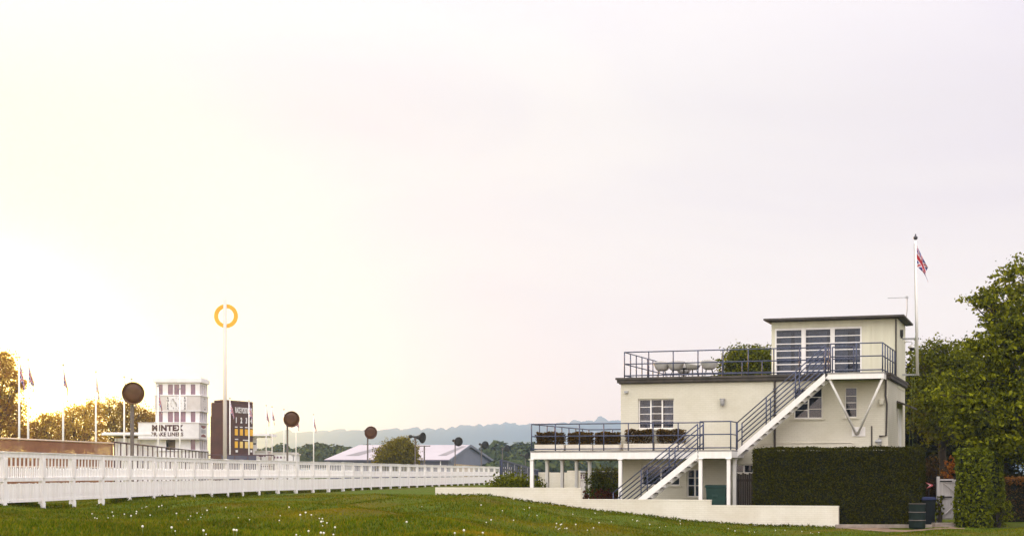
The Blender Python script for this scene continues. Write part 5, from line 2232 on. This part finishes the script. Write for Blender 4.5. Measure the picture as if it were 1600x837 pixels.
for k in range(4):
    px = 369.0 + k * 7.9
    mb.box(.002, .016, yb(px - 2), yb(px + 2), zb(667.3 + .4 * k, px), zb(665.8 + .4 * k, px))
for a, c_, y_ in ((367, 372, 685.6), (379.5, 388, 687)):
    mb.box(.002, .016, yb(a), yb(c_), zb(y_ + .7, a), zb(y_ - .7, a))
for a, c_ in ((368, 371.5), (391, 394)):
    mb.box(.002, .016, yb(a), yb(c_), zb(706, a), zb(702.5, a))
mb.build('caption_strip', 'whiteletter', bd)
mb = MB()
mb.box(-.4, -.1, LB + .001, LB + .75, zb(694, 398), zb(691.5, 398))
mb.build('side_arm', 'black', bd)

# low buildings right of the board
Yc = 190
kc = Yc / F
p = at(396, 0, Yc)
cn = empty('canopy_building', 'white flat roofed canopy building showing right of the race position board', 'building', (p.x, Yc, .6))
mb = MB()
zz = CAMZ + (HZ - 676.5) * kc - .6
mb.box(-3, 24 * kc, 0, 6, zz - .3, zz)
mb.box(-3, 19 * kc, .3, 5.5, zz - .42, zz - .301)
mb.build('roof', 'tower', cn)
mb = MB()
mb.box(-2.6, -.4, 1, 5, 0, zz - .42)
mb.build('wall', 'tower', cn)
for px, pw, yt, lb in ((397, 21, 705.5, 'low white block beside the foot of the race position board'), (426, 33, 708, 'low white building with a row of small dark windows behind the flagpoles'), (458, 5, 710, 'narrow white kiosk right of the low windowed building')):
    p = at(px, 0, Yc + 4)
    kk = (Yc + 4) / F
    rt = empty('low_building', lb, 'building', (p.x, Yc + 4, .6))
    hh = CAMZ + (HZ - yt) * kk - .6
    mb = MB()
    mb.box(0, pw * kk, 0, 3, 0, hh)
    mb.build('wall', 'tower', rt)
    mb = MB()
    mb.box(-.15, pw * kk + .15, -.15, 3.2, hh + .002, hh + .14)
    mb.build('roof', 'pale', rt)
    if pw > 10:
        for k in range(4 if pw > 25 else 3):
            mb = MB()
            a = (1.4 + k * (5.1 if pw > 25 else 4.2)) * kk + (6 * kk if pw < 25 else 0)
            mb.box(a, a + 2.7 * kk, -.03, -.002, hh - 7.5 * kk, hh - 4.5 * kk)
            mb.build('window', 'darkglass', rt)

# ------------------------------------------------------------------ barn
YN = 300.0
kn = YN / F
p = at(512, 0, YN)
bnr = empty('barn', 'large barn with pale roof, grey rooflights and slate blue gable beyond the fence', 'building', (p.x, YN, .6))


def nz_(py, Y_=YN):
    return CAMZ + (HZ - py) / F * Y_ - .6


W_ = 24.0                                           # depth of the roof from eave to eave
LBn = (700 - 512) * kn
ze, zr_ = nz_(719.5), nz_(696.5, YN + W_ / 2)
sk = 4.4                                            # the far end runs out to the right
mb = MB()
# the gable leans away: eave line parallel to the picture, gable running back to the right
mb.add([(0, 0, 0), (LBn, 0, 0), (LBn, 0, ze), (0, 0, ze)], [(0, 1, 2, 3)])
xg1, yg1 = LBn + 8.0, W_
xgm, ygm = LBn + 3.5, W_ / 2
mb.build('front_wall', 'barnwall', bnr)
mb = MB()
mb.add([(LBn, 0, 0), (xg1, yg1, 0), (xg1, yg1, ze), (xgm, ygm, zr_), (LBn, 0, ze), (LBn - .2, .06, 0), (xg1 - .2, yg1 + .06, 0), (xg1 - .2, yg1 + .06, ze), (xgm - .2, ygm + .06, zr_), (LBn - .2, .06, ze)],
       [(0, 1, 2, 3, 4), (9, 8, 7, 6, 5)])
mb.build('gable_wall', 'gable', bnr)
mb = MB()
n_ = Vector((yg1, -(xg1 - LBn), 0)).normalized() * .06
f0, f1_ = .12, .93
a_ = Vector((LBn, 0, 0)).lerp(Vector((xg1, yg1, 0)), f0) + n_
c_ = Vector((LBn, 0, 0)).lerp(Vector((xg1, yg1, 0)), f1_) + n_
mb.add([a_, c_, c_ + Vector((0, 0, ze * .72)), a_ + Vector((0, 0, ze * .86))], [(0, 1, 2, 3)])
mb.build('gable_door', 'tan', bnr)
mb = MB()
xl = (549 - 512) * kn * (YN + W_ / 2) / YN + .2
th_ = .25
A = [(-.6, -.5, ze), (LBn + .3, -.5, ze), (xgm + .3, ygm, zr_), (xl, ygm, zr_)]
Bk = [(xl, ygm, zr_), (xgm + .3, ygm, zr_), (xg1 + .4, yg1 + .4, ze - .1), (0.4 + 9.5, yg1 + .4, ze - .1)]
for qd in (A, Bk):
    mb.add(list(qd) + [(x, y, z + th_) for x, y, z in qd], [(0, 1, 2, 3), (7, 6, 5, 4), (0, 4, 5, 1), (1, 5, 6, 2), (2, 6, 7, 3), (3, 7, 4, 0)])
mb.build('roof', 'barnroof', bnr)


def onroof(s, f, lift=.03):
    """s along the roof 0..1, f up the slope 0..1"""
    a = Vector(A[0]).lerp(Vector(A[1]), s)
    c2 = Vector(A[3]).lerp(Vector(A[2]), s)
    return a.lerp(c2, f) + Vector((0, -.02, th_ + lift))


for s0, s1 in ((.10, .30), (.44, .50), (.86, .985)):
    mb = MB()
    mb.add([onroof(s0, .25), onroof(s0 + (s1 - s0) * .55, .25), onroof(s1, .9), onroof(s1 - (s1 - s0) * .35, .9)], [(0, 1, 2, 3)])
    mb.build('rooflight', 'rooflight', bnr)
mb = MB()
mb.box(-.6, LBn + .3, -.68, -.501, ze - .05, ze + .18)
mb.build('gutter', 'barnwall', bnr)
mb = MB()
mb.box(LBn - 1.5, LBn - 1.3, -.3, -.02, 0, ze - .05)
mb.build('downpipe', 'tower', bnr)
mb = MB()
for a_, c_ in ((Vector((LBn + .3, -.5, ze + .1)), Vector((xgm + .3, ygm, zr_ + .1))), (Vector((xgm + .3, ygm, zr_ + .1)), Vector((xg1 + .4, yg1 + .4, ze)))):
    mb.bar(a_ + Vector((.12, 0, 0)), c_ + Vector((.12, 0, 0)), .2, .45)
mb.build('barge_board', 'gable', bnr)

# tee-shaped post before the barn
Yq = 200
p = at(663, 0, Yq)
tp = empty('floodlight_post', 'thin brown tee shaped post standing before the barn roof right of the round bush', 'post', (p.x, Yq, .6))
zz = CAMZ + (HZ - 697) / F * Yq - .6
mb = MB()
mb.box(-.09, .09, -.09, .09, -.2, zz)
mb.build('pole', 'polegrey', tp)
mb = MB()
mb.box(-.75, .75, -.07, .07, zz + .001, zz + .12)
mb.build('crossbar', 'polegrey', tp)

# round bush between fence and barn
Yv = 150
b_ = at(620, 0, Yv)
base = (b_.x, Yv, .4)
L_ = [lob(620, 712, Yv, (1.75, 1.5, 1.2), base), lob(626, 700, Yv, (1.3, 1.2, .85), base), lob(604, 712, Yv, (.95, 1, .75), base), lob(640, 710, Yv, (.75, .9, .8), base), lob(634, 694, Yv, (.7, .8, .5), base), lob(618, 722, Yv, (1.9, 1.4, .8), base)]
tree('round_tree', 'olive bushy round tree between the white fence and the barn', 'tree', base, L_, 900, 22, .17, .15, 'olive', 1.6, .12, 101, flat=.8, shell=.5)

# ------------------------------------------------------------------ golden trees on the left
def ltree(label, px0, Y, lobs, mat, seed, clusters, spread, size, tr=.35, thh=.5, per=22):
    b_ = at(px0, 0, Y)
    base = (b_.x, Y, .5)
    L = [lob(x, y, Y, r_, base) for x, y, r_ in lobs]
    top = max(l[0][2] for l in L)
    return tree('golden_tree', label, 'tree', base, L, clusters, per, spread, size, mat, top * thh, tr, seed, group='backlit trees on the left', flat=.7, shell=.35)


YL = 180
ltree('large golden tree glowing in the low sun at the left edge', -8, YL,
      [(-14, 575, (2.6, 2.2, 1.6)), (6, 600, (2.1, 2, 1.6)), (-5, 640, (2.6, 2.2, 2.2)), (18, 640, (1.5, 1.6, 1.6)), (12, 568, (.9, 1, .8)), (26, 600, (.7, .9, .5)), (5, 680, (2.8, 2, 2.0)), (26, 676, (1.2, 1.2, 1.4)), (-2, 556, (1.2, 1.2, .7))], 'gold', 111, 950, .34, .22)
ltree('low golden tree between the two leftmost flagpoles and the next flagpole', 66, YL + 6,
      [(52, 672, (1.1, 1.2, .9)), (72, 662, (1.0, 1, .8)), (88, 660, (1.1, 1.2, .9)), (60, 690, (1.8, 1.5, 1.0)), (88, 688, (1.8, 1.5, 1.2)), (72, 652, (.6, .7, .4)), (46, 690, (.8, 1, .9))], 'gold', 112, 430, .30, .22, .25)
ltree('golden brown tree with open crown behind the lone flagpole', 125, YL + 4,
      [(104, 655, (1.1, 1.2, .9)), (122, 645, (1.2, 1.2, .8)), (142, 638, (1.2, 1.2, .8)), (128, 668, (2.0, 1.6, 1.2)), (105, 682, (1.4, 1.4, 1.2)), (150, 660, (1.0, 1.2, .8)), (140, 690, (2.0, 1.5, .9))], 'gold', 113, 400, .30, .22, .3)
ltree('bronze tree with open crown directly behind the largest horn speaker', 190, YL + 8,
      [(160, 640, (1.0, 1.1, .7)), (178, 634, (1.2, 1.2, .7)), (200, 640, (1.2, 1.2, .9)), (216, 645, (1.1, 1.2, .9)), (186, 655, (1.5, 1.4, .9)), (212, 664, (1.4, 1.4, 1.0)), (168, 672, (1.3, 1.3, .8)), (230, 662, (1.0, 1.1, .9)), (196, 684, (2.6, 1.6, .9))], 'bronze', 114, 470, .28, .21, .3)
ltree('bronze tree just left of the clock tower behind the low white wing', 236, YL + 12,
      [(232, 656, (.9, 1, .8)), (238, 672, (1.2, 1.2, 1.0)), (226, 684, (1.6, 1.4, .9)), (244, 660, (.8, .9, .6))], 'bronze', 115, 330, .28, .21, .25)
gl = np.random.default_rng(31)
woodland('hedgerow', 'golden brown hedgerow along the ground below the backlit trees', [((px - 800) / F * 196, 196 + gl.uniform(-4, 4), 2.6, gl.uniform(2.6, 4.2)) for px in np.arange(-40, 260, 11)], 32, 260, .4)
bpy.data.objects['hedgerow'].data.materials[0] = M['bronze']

# ------------------------------------------------------------------ dandelion clocks in the lawn
b = MB()
b.tube([(0, 0, -.02), (.006, 0, .07), (0.002, 0, .13)], .005, 5)
st = b.mesh('stalk', 'stalk', True)
b = MB()
b.lathe([(0, -.02), (.014, -.015), (.021, 0), (.014, .015), (0, .02)], 10)
hd = b.mesh('seed_head', 'seed', True)
gd = np.random.default_rng(12)
cl = [(160, 795, 22, 12, 5), (190, 803, 40, 10, 11), (235, 790, 30, 6, 8), (245, 802, 50, 8, 7), (310, 803, 30, 5, 8), (370, 803, 40, 8, 6), (245, 835, 60, 3, 4), (350, 832, 60, 5, 6),
      (450, 802, 40, 8, 10), (500, 812, 30, 6, 7), (520, 832, 40, 5, 9), (600, 815, 60, 14, 6), (735, 832, 30, 5, 6), (770, 792, 25, 8, 5), (775, 813, 20, 5, 8), (820, 800, 40, 10, 5), (870, 818, 30, 8, 14),
      (890, 826, 30, 6, 14), (925, 812, 50, 10, 9), (990, 813, 30, 4, 7), (1050, 818, 60, 4, 9), (1190, 829, 50, 3, 6), (1280, 831, 60, 4, 8)]
cnt = 0
for cx_, cy_, dx, dy, n in cl:
    for _ in range(n):
        px, py = gd.normal(cx_, dx * .6), gd.normal(cy_, dy * .6)
        if py > 838:
            py = 838 - gd.random() * 6
        # walk out along the view until the lawn is met
        Y, ok = 20.0, False
        while Y < 70:
            q_ = at(px, py, Y)
            if q_.z <= float(terrain(q_.x, q_.y)) + .1:
                ok = True
                break
            Y += .25
        if not ok:
            continue
        rx, ry = q_.x - B0.x, q_.y - B0.y
        if rx * V.x + ry * V.y > -3.45 and rx * U.x + ry * U.y > -4.2:
            continue
        if gd.random() < .4:
            continue
        z = float(terrain(q_.x, q_.y))
        root = empty('dandelion', 'white dandelion seed head standing in the green lawn', 'flower', (q_.x, q_.y, z), gd.random() * 6, 'dandelion seed heads in the lawn')
        s_ = gd.uniform(.4, .85)
        root.scale = (s_, s_, s_)
        link_mesh('stalk', st, root)
        link_mesh('seed_head', hd, root, (0.002, 0, .145))
        cnt += 1
print('dandelions', cnt)

# ------------------------------------------------------------------ haze
hz = MB()
hz.box(-3100, 3200, -60, 5600, -8, 192)
ho = hz.build('haze', [])
m, n, l, p_ = material('pale_haze')
n.remove(p_)
air = n.new('ShaderNodeVolumePrincipled')           # blue air and a thin warm mist that glows towards the low sun
air.inputs['Color'].default_value = (0.23, 0.56, 1.0, 1)
air.inputs['Density'].default_value = 0.00019
air.inputs['Anisotropy'].default_value = 0.0
mist = n.new('ShaderNodeVolumePrincipled')
mist.inputs['Color'].default_value = (1.0, 0.97, 0.9, 1)
mist.inputs['Density'].default_value = 0.00008
mist.inputs['Anisotropy'].default_value = 0.94
ad_ = n.new('ShaderNodeAddShader')
l.new(air.outputs[0], ad_.inputs[0])
l.new(mist.outputs[0], ad_.inputs[1])
l.new(ad_.outputs[0], n['Material Output'].inputs['Volume'])
ho.data.materials.append(m)
tag(ho, kind='stuff')
